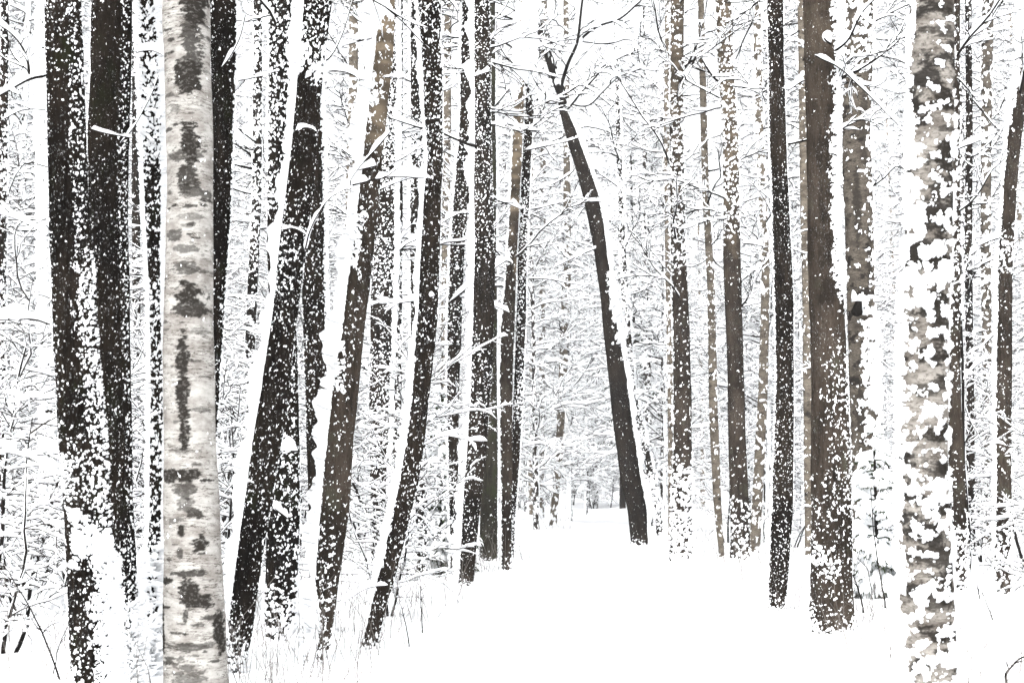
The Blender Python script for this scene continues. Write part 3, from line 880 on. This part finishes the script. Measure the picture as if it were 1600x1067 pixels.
limb('t5', [(344, 108), (362, 88), (376, 55), (384, 15)], 1.4, 4.5, 1, 1, (-.1, -0.2))
limb('t5', [(368, 128), (385, 122), (400, 124), (440, 110)], 1.6, 2, 3, 2, (0, 0.6))
limb('t6', [(506, 98), (522, 84), (536, 50), (552, -10)], 1.8, 2.4, 2, 2, (0, 0))
limb('t6', [(508, 112), (530, 108), (550, 115), (566, 128)], 2.2, 4, 3, 2, (0, .2))
limb('t6', [(497, 208), (488, 200), (476, 196), (466, 198), (458, 205)], 1.2, 3.6, 2, 0, (-.2, -.25))
limb('t6', [(476, 395), (486, 350), (510, 310), (545, 290)], 1.6, 3.5, 3, 2, (-0.3, -0.5))
limb('t8', [(612, 203), (585, 232), (560, 262), (542, 290), (528, 300)], 2, 5.5, 3, 2, (-0.3, -0.4))
limb('t8', [(540, 292), (575, 286), (605, 276), (640, 275), (668, 280)], 2.2, 5.5, 3, 2, (-0.3, -0.2))
limb('t8', [(590, 258), (570, 262), (556, 268)], 2, 5, 0, 0)
limb('t8', [(596, 120), (620, 122), (640, 124)], 1.3, 3, 3, 2, (0, .3))
limb('t8', [(585, 60), (560, 65), (530, 75)], 1.6, 6, 3, 2, (0, .3))
limb('t7', [(466, 705), (440, 706), (432, 708)], 3, 7, 3, 0, (-.3, -.6))
limb('t7', [(462, 712), (445, 695), (434, 682)], 2, 5, 0, 0, (-.3, -.6))
limb('t7', [(450, 812), (435, 800), (424, 795)], 2, 6, 0, 0, (-.3, -.6))
limb('t10', [(610, 912), (595, 916), (580, 915), (560, 925), (525, 948)], 1.6, 4, 3, 1, (-.2, -.5))
limb('t10', [(690, 280), (650, 276), (625, 285), (590, 300)], 1.3, 4, 4, 2, (0.1, .3))
limb('t10', [(683, 460), (655, 470), (600, 475), (570, 476)], 1.6, 4, 5, 3, (0, 0.5))
limb('t10', [(672, 690), (690, 680), (735, 690), (765, 692)], 1.1, 3, 1, 1, (0, 0.1))
limb('t11', [(700, 475), (725, 455), (760, 430), (800, 408)], 2, 6, 4, 2, (-.3, -.6))
limb('t11', [(715, 465), (740, 462), (765, 475), (800, 490)], 1.6, 4.5, 3, 2, (-.3, -.6))
limb('t12', [(768, 110), (745, 118), (735, 122)], 1.6, 5, 0, 0, (-.4, -.5))
limb('t12', [(772, 310), (800, 320), (820, 325)], 1.4, 4, 3, 2, (-.4, -.5))
limb('t14', [(815, 235), (860, 225), (905, 212)], 1.5, 1.5, 2, 1, (0, 0.2))
limb('t15', [(822, 436), (850, 434), (880, 443), (930, 444)], 1.2, 1.0, 1, 1, (0, .3))
limb('t15', [(815, 700), (835, 690), (860, 700)], 1.2, 2.5, 3, 2, (0, .3))
for q in ([(882, 172), (872, 140), (858, 100), (845, 60), (835, 20), (828, -20)],):
    limb('t16', q, 9, 4, 10, 5, (0, -0.3), 1.0)
for q, r_, s_ in (([(868, 130), (830, 90), (790, 68), (740, 42), (690, 20)], 3.2, 7), ([(850, 80), (800, 60), (760, 75), (700, 130)], 2.4, 6), ([(872, 150), (885, 110), (905, 60), (912, 10), (916, -20)], 3.6, 13),
                  ([(898, 70), (930, 45), (975, 30), (1015, -10)], 3, 5), ([(880, 160), (920, 170), (965, 120), (1010, 105)], 2, 4), ([(905, 65), (950, 70), (1000, 55), (1040, 60)], 1.6, 4),
                  ([(866, 120), (845, 150), (830, 200), (820, 260)], 1.6, 4), ([(884, 175), (925, 130), (960, 95), (1000, 82)], 2, 6), ([(855, 100), (820, 130), (780, 150), (735, 140)], 2, 6),
                  ([(845, 50), (790, 25), (740, 10), (690, -10)], 2.4, 6), ([(876, 160), (850, 165), (800, 130), (770, 130)], 2, 6)):
    limb('t16', q, r_, s_, 7, 4, (0, random.uniform(-1.5, 1.0)))
limb('t16', [(885, 212), (860, 222), (832, 232)], 1.3, 1.2, 2, 1, (0, .2))
limb('t16', [(902, 262), (875, 282), (852, 292)], 1.3, 1.2, 2, 1, (0, .2))
limb('t16', [(900, 245), (905, 268), (912, 285)], 1.0, 1.0, 0, 0)
limb('t16', [(940, 385), (900, 400), (860, 420)], 1.3, 3, 4, 3, (0, .2))
limb('t19', [(1047, 262), (1036, 225), (1010, 190), (985, 152), (955, 110), (930, 82)], 1.8, 1.0, 3, 2, (0, -.5))
limb('t19', [(1057, 160), (1064, 125), (1078, 100), (1095, 70), (1105, 30), (1113, -15)], 2.0, 1.0, 3, 2, (-.2, -.3))
limb('t19', [(1068, 252), (1085, 235), (1105, 215)], 1.6, 2.5, 3, 2, (0, .3))
limb('t19', [(1050, 290), (1065, 290), (1085, 278)], 1.6, 6, 1, 1, (-.3, -.5))
limb('t20', [(1127, 132), (1110, 118), (1098, 100), (1089, 84)], 2.6, 2.0, 0, 0, (-.2, -.4))
limb('t20', [(1089, 84), (1080, 105), (1062, 140), (1057, 160)], 2.0, 1.5, 1, 1, (-.4, -.6))
limb('t20', [(1140, 135), (1165, 135), (1200, 155)], 1.6, 4, 3, 2, (0, .3))
limb('t20', [(1145, 46), (1165, 20), (1180, -10)], 1.6, 3, 3, 2, (0, .3))
limb('t20', [(1158, 380), (1195, 385), (1200, 388)], 1.6, 4, 2, 1, (0, .3))
limb('t23', [(1226, 140), (1245, 128), (1258, 115)], 1.6, 4, 2, 2, (0, .3))
limb('t23', [(1205, 50), (1190, 20), (1180, -10)], 1.6, 3, 2, 2, (0, .3))
limb('t24', [(1300, 82), (1318, 72), (1332, 52), (1342, 22), (1372, -8)], 2.6, 6.5, 2, 1, (-.3, -.6), 1.2)
limb('t24', [(1345, 20), (1352, 35), (1372, 42)], 1.4, 5, 1, 0, (-.5, -.6))
limb('t24', [(1300, 70), (1290, 62), (1288, 58)], 2.4, 8, 0, 0, (-.3, -.5))
limb('t24', [(1270, 85), (1290, 95), (1315, 105), (1345, 135), (1380, 170), (1410, 200)], 1.6, 2.8, 5, 3, (-.3, .5))
limb('t24', [(1310, 245), (1290, 235), (1295, 240)], 2, 8, 0, 0, (-.3, -.3))
limb('t24', [(1258, 125), (1240, 135), (1225, 145)], 1.6, 5, 2, 1, (0, .2))
limb('t25', [(1362, 60), (1395, 62), (1420, 68)], 1.6, 2.5, 2, 2, (0, .2))
limb('t25', [(1360, 200), (1385, 188), (1410, 170)], 1.6, 4, 3, 2, (0, .2))
limb('t25', [(1340, 494), (1342, 482), (1344, 468)], 10, 0, 0, 0, (-.15, -.3), 0.7)
limb('t25', [(1328, 471), (1342, 468), (1358, 467)], 1, 11, 0, 0, (-.3, -.3), 0.9)
limb('t27', [(1492, 235), (1520, 222), (1545, 212), (1562, 205)], 1.8, 5, 1, 1, (-.1, -.2))
limb('t27', [(1492, 118), (1515, 140), (1532, 165)], 1.6, 1.6, 2, 2, (0, .2))
limb('t27', [(1492, 240), (1497, 330), (1503, 450), (1505, 600), (1510, 720), (1516, 800), (1517, 900)], 3.4, 2, 3, 2, (0.3, .5))
limb('t27', [(1500, 600), (1520, 570), (1545, 555)], 1.8, 4, 3, 2, (0, .2))
limb('t27', [(1497, 450), (1508, 420), (1522, 390), (1526, 340)], 1.6, 3, 2, 1, (0, .2))
limb('t29', [(1560, 205), (1540, 180), (1515, 150), (1500, 125)], 1.6, 1.6, 2, 2, (0, .2))
limb('t29', [(1568, 370), (1545, 375), (1525, 388)], 1.6, 4, 2, 2, (0, .2))
limb('t29', [(1556, 520), (1530, 545), (1505, 555)], 1.6, 3, 3, 2, (0, .2))
limb('t29', [(1582, 420), (1600, 410), (1630, 400)], 1.6, 4, 3, 2, (0, .2))

#FOREST
# ------------------------------------------------------------------ prototypes for the wood behind
def proto_tall(name, label, cat, H, r0, trunkmat, nb, m2, m3, w0, rt, dens_low=2.5, lenf=1.0, updir=(-0.1, 0.7), lean=0.3, snowtrunk=True):
    root = thing(name, label, cat, (0, 0, 0), 'trees of the wood behind')
    n = 40
    z = np.linspace(-0.3, H, n)
    cx = np.cumsum(rng.normal(size=n)) * 0.03 * lean + z * rng.normal() * 0.02
    cy = np.cumsum(rng.normal(size=n)) * 0.03 * lean
    cx, cy = smooth1(cx, 5), smooth1(cy, 5)
    P = np.stack([cx, cy, z], -1)[None]
    R = (r0 * (1 - np.clip(z, 0, H) / H) ** 0.7 + 0.01)[None]
    tr = MB()
    tr.add(*tube_batch(P, R, 12))
    trunk = tr.build('trunk', M[trunkmat], root)
    if snowtrunk:
        sm = MB()
        a = rng.uniform(0, 2 * np.pi)
        zz = np.linspace(0, H * 0.9, 150)
        rr = np.interp(zz, z, R[0])
        th = np.linspace(-0.9, 0.9, 9)
        # a patchy strip plastered on the weather side
        TH = a + th[None, :]
        nn = pnoise(np.stack([np.repeat(zz[:, None] * 3.1, 9, 1), np.repeat(th[None, :] * 2, 150, 0), np.full((150, 9), H)], -1))
        hh = rr[:, None] * (0.16 + nn * 0.9) * np.cos(th * 1.5)[None, :]
        hh = np.clip(hh, -0.02, 0.06)
        X_ = np.interp(zz, z, cx)[:, None] + (rr[:, None] + hh) * np.cos(TH)
        Y_ = np.interp(zz, z, cy)[:, None] + (rr[:, None] + hh) * np.sin(TH)
        Vv = np.stack([X_, Y_, np.repeat(zz[:, None], 9, 1)], -1).reshape(-1, 3)
        i = (np.arange(149)[:, None] * 9 + np.arange(8)[None, :]).reshape(-1)
        mesh_obj('snow', Vv, np.stack([i, i + 1, i + 10, i + 9], -1), M['snow_far'], trunk)
    tg, sn = MB(), MB()
    zb = dens_low + (H - dens_low - 0.5) * rng.random(nb) ** 0.9
    ang = rng.uniform(0, 2 * np.pi, nb)
    st = np.stack([np.interp(zb, z, cx), np.interp(zb, z, cy), zb], -1)
    D = np.stack([np.cos(ang), np.sin(ang), rng.uniform(updir[0], updir[1], nb)], -1)
    L = rng.uniform(1.4, 3.6, nb) * (1.15 - 0.6 * zb / H) * lenf
    B = grow(st, D, L, 8, 0.17, -0.015)
    branch_system(tg, sn, B, L, 0.010 + 0.007 * L, m2, m3, w0, rt, 3, 0.24, H, -0.02, 5.0)
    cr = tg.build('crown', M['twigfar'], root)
    sn.build('snow', M['snow_far'], cr)
    return root


def proto_bush(name, label, cat, H, stems, nb, w0, rt, spread=0.5):
    root = thing(name, label, cat, (0, 0, 0), 'snowy saplings of the undergrowth')
    tg, sn, stm = MB(), MB(), MB()
    a = rng.uniform(0, 2 * np.pi, stems)
    D = np.stack([np.cos(a) * spread, np.sin(a) * spread, np.full(stems, 1.3)], -1)
    L = H * rng.uniform(0.75, 1.1, stems)
    S = grow(np.stack([np.cos(a) * 0.06, np.sin(a) * 0.06, np.full(stems, -0.1)], -1), D, L, 14, 0.10, 0.01)
    R = taper(stems, 14, 0.012 + 0.004 * H, 0.005)
    stm.add(*tube_batch(S, R, 6))
    # boughs at random heights of the stems, mostly level
    k = rng.integers(0, stems, nb)
    t = rng.uniform(0.15, 0.98, nb) * 12.99
    i = t.astype(int)
    f = (t - i)[:, None]
    st = S[k, i] * (1 - f) + S[k, i + 1] * f
    an = rng.uniform(0, 2 * np.pi, nb)
    Db = np.stack([np.cos(an), np.sin(an), rng.uniform(0.0, 0.9, nb)], -1)
    Lb = rng.uniform(0.5, 1.3, nb) * (0.45 + 0.16 * H)
    B = grow(st, Db, Lb, 8, 0.16, -0.03)
    branch_system(tg, sn, B, Lb, 0.006 + 0.004 * Lb, 6, 4, w0, rt, 3, 0.30, H, -0.02, 7.0)
    ste = stm.build('stem', M['twig'], root)
    ss = MB()
    ss.add(*snow_batch(S, R, w0 * 0.8, 6, 0.1, 2.0, 1.0, 8.0))
    ss.build('snow', M['snow_far'], ste)
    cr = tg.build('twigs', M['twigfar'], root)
    sn.build('snow', M['snow_far'], cr)
    return root


talls = []
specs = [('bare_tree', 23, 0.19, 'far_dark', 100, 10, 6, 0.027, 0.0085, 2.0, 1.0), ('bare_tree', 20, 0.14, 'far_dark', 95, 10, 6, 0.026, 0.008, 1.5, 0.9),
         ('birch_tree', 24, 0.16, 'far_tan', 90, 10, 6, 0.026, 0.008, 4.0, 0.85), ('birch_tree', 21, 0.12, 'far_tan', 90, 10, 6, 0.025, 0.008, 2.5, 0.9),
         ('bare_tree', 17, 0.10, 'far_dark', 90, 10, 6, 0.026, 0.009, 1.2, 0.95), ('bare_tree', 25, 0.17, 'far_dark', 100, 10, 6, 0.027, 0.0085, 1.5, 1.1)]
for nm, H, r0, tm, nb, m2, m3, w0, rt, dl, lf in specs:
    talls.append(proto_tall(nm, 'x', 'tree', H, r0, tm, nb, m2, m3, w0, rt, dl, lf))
bushes = [proto_bush('sapling', 'x', 'sapling', 5.5, 2, 65, 0.012, 0.0055, 0.25), proto_bush('sapling', 'x', 'sapling', 4.0, 3, 60, 0.011, 0.0050, 0.45),
          proto_bush('sapling', 'x', 'sapling', 7.5, 1, 80, 0.013, 0.0060, 0.15), proto_bush('sapling', 'x', 'sapling', 2.6, 4, 55, 0.010, 0.0045, 0.6)]
for r_ in talls + bushes:
    reg(r_)

LBL = {'bare_tree': 'bare snow-laden tree among the many standing deep in the white wood',
       'birch_tree': 'pale thin birch among the snowy trees deep in the white wood'}
used = set()
MARKS = [(-60, 'left edge'), (110, 'two black trunks'), (295, 'cream birch'), (430, 'snow-ridged tree'), (530, 'tan-topped tree'), (655, 'S-shaped tree'), (735, 'close pair'),
         (795, 'joined pair'), (965, 'path-leaning tree'), (1065, 'snow-footed birch'), (1150, 'smooth trunk'), (1225, 'dotted trunk'), (1300, 'thick trunk'), (1445, 'lump-covered birch'),
         (1568, 'right-edge tree'), (1700, 'right edge')]


def gap_label(kind, x, y, near, far, words):
    px = CX + x / y * F
    a = MARKS[0]
    for m_ in MARKS[1:]:
        if px < m_[0]:
            break
        a = m_
    if px < MARKS[0][0]:
        m_ = MARKS[1]
    w = words[0] if y < near else (words[1] if y < far else words[2])
    if m_[1] == a[1]:
        return '%s %s beyond the right edge' % (w, kind)
    return '%s %s between the %s and the %s' % (w, kind, a[1], m_[1])




def place(root, x, y, sc_, label, group, rz=None):
    rz = random.uniform(0, 6.283) if rz is None else rz
    loc = (x, y, float(ground_z(x, y)) - 0.02)
    if root.name not in used:
        used.add(root.name)
        root.location = loc
        root.rotation_euler = (0, 0, rz)
        root.scale = (sc_,) * 3
        root['label'] = label
        root['group'] = group
        return root
    return copy_tree(root, loc, rz, sc_, label, group)


def inview(x, y, mrg=3.0):
    return abs(x) < y * 0.365 + mrg


def on_path(x, y, mrg):
    return abs(x - float(path_x(y))) < float(path_w(y)) + mrg and y < 112


hero_px = [(CX + v[1][0] / v[2] * F, v[2]) for v in HERO.values()]


def hides(x, y):
    px = CX + x / y * F
    return any(abs(px - a) < 42 and y < d_ < y + 16 for a, d_ in hero_px)


hero_xy = [(v[1][0], v[2]) for v in HERO.values()]
pts_ = []
for px_, y, k in ((888, 58, 1), (915, 72, 4), (1012, 54, 0), (1034, 45, 4), (1000, 74, 5), (930, 90, 0), (838, 48, 4)):
    x = (px_ - CX) / F * y
    pts_.append((x, y))
    place(talls[k], x, y, 0.95, gap_label('bare snowy tree', x, y, 55, 85, ('middle-distance', 'distant', 'very distant')), 'bare trees deep in the wood')
cnt = 0
tries = 0
NT = 112
while cnt < NT and tries < 20000:
    tries += 1
    y = 35 + 95 * random.random() ** 1.1
    x = random.uniform(-1, 1) * (y * 0.37 + 4)
    if on_path(x, y, 1.5 if y < 60 else 1.0) or hides(x, y):
        continue
    if any((x - a) ** 2 + (y - b) ** 2 < 2.6 for a, b in pts_ + hero_xy):
        continue
    pts_.append((x, y))
    root = talls[int(rng.choice(6, p=[.2, .2, .14, .14, .14, .18]))]
    nm = root.name.split('.')[0]
    place(root, x, y, random.uniform(0.85, 1.12), gap_label({'bare_tree': 'bare snowy tree', 'birch_tree': 'pale thin birch'}[nm], x, y, 55, 85, ('middle-distance', 'distant', 'very distant')), 'birches deep in the wood' if nm == 'birch_tree' else 'bare trees deep in the wood')
    cnt += 1
for px_, y, bi, sc_ in ((-25, 14.5, 0, 0.8), (50, 17.0, 1, 1.0), (5, 23, 2, 0.9), (372, 17.5, 1, 0.9), (228, 22, 0, 1.0), (395, 24, 2, 0.8), (1625, 17, 3, 0.9), (598, 19.0, 0, 0.8), (20, 12.6, 3, 0.9), (30, 20.5, 1, 1.0), (-10, 20, 2, 1.0), (225, 16.5, 3, 1.0), (610, 17.2, 1, 0.62), (655, 29, 1, 0.9), (1530, 29, 3, 0.9), (1480, 31, 0, 0.9), (1400, 22, 1, 0.6), (1640, 29, 1, 0.8), (380, 19, 1, 0.9), (120, 21, 0, 1.0)):
    x = (px_ - CX) / F * y
    pts_.append((x, y))
    place(bushes[bi], x, y, sc_, gap_label(('two-stemmed snowy sapling', 'bushy snowy sapling', 'tall single-stemmed snowy sapling', 'low spreading snowy sapling')[bi], x, y, 26, 40, ('near', 'middle-distance', 'distant')), 'snowy saplings of the undergrowth')
cnt = tries = 0
NS = 62
while cnt < NS and tries < 20000:
    tries += 1
    y = 23 + 40 * random.random() ** 1.2
    x = random.uniform(-1, 1) * (y * 0.37 + 1.5)
    if on_path(x, y, 1.2 if y < 40 else 0.8) or hides(x, y):
        continue
    if any((x - a) ** 2 + (y - b) ** 2 < 0.8 for a, b in pts_):
        continue
    pts_.append((x, y))
    bi = int(rng.choice(4, p=[.3, .25, .25, .2]))
    place(bushes[bi], x, y, random.uniform(0.75, 1.2), gap_label(('two-stemmed snowy sapling', 'bushy snowy sapling', 'tall single-stemmed snowy sapling', 'low spreading snowy sapling')[bi], x, y, 26, 40, ('near', 'middle-distance', 'distant')), 'snowy saplings of the undergrowth')
    cnt += 1

for k in range(26):
    y = random.uniform(88, 112)
    x = random.uniform(-1, 11)
    place(bushes[k % 3], x, y, random.uniform(0.8, 1.3), gap_label(('two-stemmed snowy sapling', 'bushy snowy sapling', 'tall single-stemmed snowy sapling')[k % 3], x, y, 26, 40, ('near', 'middle-distance', 'very distant')), 'snowy saplings of the undergrowth')
cnt = tries = 0
while cnt < 45 and tries < 20000:
    tries += 1
    y = random.uniform(112, 185)
    x = random.uniform(-1, 1) * 46 if cnt > 14 else random.uniform(-8, 16)
    if any((x - a) ** 2 + (y - b) ** 2 < 3 for a, b in pts_):
        continue
    pts_.append((x, y))
    root = talls[int(rng.choice(6, p=[.2, .2, .14, .14, .14, .18]))]
    nm = root.name.split('.')[0]
    place(root, x, y, random.uniform(0.9, 1.15), gap_label({'bare_tree': 'bare snowy tree', 'birch_tree': 'pale thin birch'}[nm], x, y, 0, 0, ('', '', 'faint farthest')), 'birches deep in the wood' if nm == 'birch_tree' else 'bare trees deep in the wood')
    cnt += 1


def spruce(label, px, d, H, by0, w0, nwh=None, needle=0.012, droop=-0.12, bare=0.3, spread=1.0):
    x = unproj(px, 700, d)[0]
    gz = float(ground_z(x, d))
    root = thing('spruce_tree', label, 'spruce', (x, d, gz))
    tr, tg, sn = MB(), MB(), MB()
    z = np.linspace(-0.2, H, 14)
    P = np.stack([z * 0, z * 0, z], -1)[None]
    tr.add(*tube_batch(P, (0.012 + 0.011 * (H - z))[None], 9))
    trunk = tr.build('trunk', M['brown'], root)
    nb = nwh or int(H * 14)
    zb = bare + (H * 0.97 - bare) * rng.random(nb) ** (1.7 if H < 5 else 1.0)
    an = rng.uniform(0, 2 * np.pi, nb)
    L = (0.15 + 0.24 * (H - zb)) * rng.uniform(0.7, 1.1, nb) * spread
    L = np.minimum(L, 2.6)
    st = np.stack([zb * 0, zb * 0, zb], -1)
    B = grow(st, np.stack([np.cos(an), np.sin(an), 0.15 + 0 * an], -1), L, 8, 0.06, -0.07)
    R = taper(nb, 8, 0.006 + 0.005 * L, 0.004)
    tg.add(*tube_batch(B, R + needle * 0.6, 4))
    sn.add(*snow_batch(B, R, w0 * 1.6, 6, 0.12, 2.0, 0.9, 6.0))
    P2, L2 = children(B, L, 10, 0.15, 0.36, 5, 0.9, 0.08, droop)
    R2 = taper(len(P2), 5, needle, needle * 0.6)
    tg.add(*tube_batch(P2, R2, 4))
    sn.add(*snow_batch(P2, R2, w0, 5, 0.25, 4.0, 0.9, 6.0))
    P3, L3 = children(P2, L2, 6, 0.1, 0.5, 4, 0.7, 0.1, droop * 2.5)
    tg.add(*tube_batch(P3, taper(len(P3), 4, needle * 0.8, needle * 0.4), 3))
    b = tg.build('needles', M['needle'], root)
    sn.build('snow', M['snow_far'], b)
    return root


spruce('young green spruce weighed down by snow behind the S-shaped tree, left of the path', 690, 25.5, 3.4, 0, 0.022, 130, 0.012, -0.2, 0.1, 0.9)
spruce('tall drooping spruce with dark needle tassels, beyond the tree leaning over the path', 990, 58.0, 17.0, 0, 0.05, 150, 0.020, -0.2, 3.0, 0.55)
spruce('faint slim spruce at the end of the path, far behind the path-leaning tree', 972, 87.0, 17.0, 0, 0.05, 110, 0.018, -0.2, 4.0, 0.4)
spruce('small spruce buried in snow at the foot of the old stub-bearing birch', 1366, 19.6, 2.3, 0, 0.034, 120, 0.009, -0.15, 0.05, 1.1)

def dry_stem(label, pts, d, r):
    P = np.array([unproj(a, b, d) for a, b in pts])
    t = np.linspace(0, len(pts) - 1, 26)
    Q = np.stack([np.interp(t, np.arange(len(pts)), P[:, k]) for k in range(3)], -1)
    for k in range(3):
        Q[:, k] = smooth1(Q[:, k], 5)
    Q[:, 1] += np.linspace(0, 0.25, 26)
    Q += pnoise(Q[:, None, :] * 9 + np.arange(3)[None, :, None] * 7) * 0.008
    dz = float(ground_z(Q[0, 0], Q[0, 1])) - 0.04 - Q[0, 2]
    if dz < 0:
        Q = np.vstack([Q[0] + np.array([0, 0, dz]), Q])
    base = Q[0].copy()
    rw = r / F * d
    root = thing('dry_stem', label, 'stem', base, 'bare stems poking out of the snow')
    mb = MB()
    mb.add(*tube_batch((Q - base)[None], taper(1, len(Q), rw, rw * 0.45), 6))
    mb.build('stem', M['twig'], root)
    mb = MB()
    L = np.array([np.linalg.norm(np.diff(Q, axis=0), axis=1).sum()])
    P2, L2 = children((Q - base)[None], L, 4, 0.45, 0.22, 6, 0.8, 0.15, 0.02)
    mb.add(*tube_batch(P2, taper(4, 6, rw * 0.5, rw * 0.3), 4))
    mb.build('side_twigs', M['twig'], root)


dry_stem('short dark stem just right of the foot of the thick trunk', [(1349, 950), (1343, 915), (1333, 880)], 17.6, 1.6)
dry_stem('tall upright dark stem between the thick trunk and the lump-covered birch', [(1383, 943), (1376, 890), (1370, 830), (1368, 760)], 18.2, 1.4)
dry_stem('thin pale stem arching left of the lump-covered birch', [(1362, 925), (1360, 890), (1345, 870)], 18.6, 1.0)
dry_stem('dark forked twig sticking up in the bottom right corner', [(1574, 1075), (1576, 1055), (1600, 1036), (1625, 1028)], 11.3, 2.4)
dry_stem('thin stem standing between the lump-covered birch and the right-edge tree', [(1556, 980), (1552, 955), (1545, 925)], 16.2, 1.1)
dry_stem('small stub of a stem right of the slim brown trunk', [(1533, 946), (1534, 928), (1536, 915)], 18.8, 1.2)
dry_stem('long bent dark stem curving up leftward from the bottom left corner', [(98, 1075), (70, 1010), (35, 950), (-5, 895)], 11.4, 1.8)
dry_stem('slim stem rising beside the long bent one in the bottom left corner', [(80, 1070), (84, 1010), (100, 965)], 11.6, 1.1)
dry_stem('thin leaning stem at the left edge of the path near the S-shaped tree', [(640, 1008), (632, 975), (622, 945)], 14.0, 1.1)
dry_stem('thin grey stem on the bank below the close pair', [(660, 985), (657, 950), (655, 915)], 15.4, 1.2)

# dry stalks standing out of the snow: nobody could count them
n = 2000
y = 10.5 + 34 * rng.random(n) ** 1.7
side_ = np.where(rng.random(n) < 0.55, -1, 1)
off = np.abs(rng.normal(size=n)) * 0.9 + np.where(rng.random(n) < 0.6, rng.uniform(0, 7, n), 0)
x = path_x(y) + side_ * (path_w(y) * 0.98 + off)
k_ = pnoise(np.stack([x * 0.9, y * 0.9, y * 0], -1)) > -0.25 + 0.45 * sstep(24, 40, y)
x, y = x[k_], y[k_]
n = len(x)
L = rng.uniform(0.25, 1.0, n) * rng.uniform(0.5, 1.1, n)
st = np.stack([x, y, ground_z(x, y) - 0.03], -1)
G = grow(st, np.stack([rng.normal(size=n) * 0.22, rng.normal(size=n) * 0.22, np.ones(n)], -1), L, 6, 0.10, -0.02)
RG = taper(n, 6, 0.0022 + 0.00008 * y, 0.0014 + 0.00004 * y)
gm = MB()
gm.add(*tube_batch(G, RG, 3))
kk = rng.random(n) < 0.3
G2, L2 = children(G[kk], L[kk], 3, 0.4, 0.35, 4, 0.8, 0.15, -0.02)
gm.add(*tube_batch(G2, taper(len(G2), 4, 0.002, 0.0014), 3))
go = gm.build('dry_grass', M['grass'])
go['kind'] = 'stuff'
go['label'] = 'thin dry stalks poking out of the snow on both sides of the path'
go['category'] = 'dry grass'

# ------------------------------------------------------------------ haze
V = np.array([[x, y, z] for z in (-1.8, 45) for y in (-30, 720) for x in (-520, 520)], float)
Q = np.array([[0, 2, 3, 1], [4, 5, 7, 6], [0, 1, 5, 4], [2, 6, 7, 3], [0, 4, 6, 2], [1, 3, 7, 5]])
hm, nt, pb, out = new_mat('haze_air')
nt.nodes.remove(pb)
pv = nd(nt, 'ShaderNodeVolumePrincipled')
pv.inputs['Color'].default_value = (0.97, 0.98, 1, 1)
pv.inputs['Density'].default_value = 0.0009
nt.links.new(pv.outputs[0], out.inputs['Volume'])
HAZE = True
if HAZE:
    hz = mesh_obj('haze', V, Q, hm, smooth=False)
    hz['kind'] = 'stuff'

# labels still shared in one gap: told apart by distance
by = {}
for o in sc.objects:
    if o.parent is None and 'group' in o.keys() and 'label' in o.keys():
        by.setdefault(o['label'], []).append(o)
for lb, os_ in by.items():
    if len(os_) > 1:
        os_.sort(key=lambda o: o.location.y)
        words = {2: ('nearer', 'farther'), 3: ('nearest', 'midmost', 'farthest')}.get(len(os_))
        for k, o in enumerate(os_):
            if words:
                o['label'] = words[k] + ' ' + lb.replace('middle-distance', 'mid-distance')
for o in sc.objects:
    if o.parent is None and 'label' in o.keys():
        o['label'] = o['label'].strip()
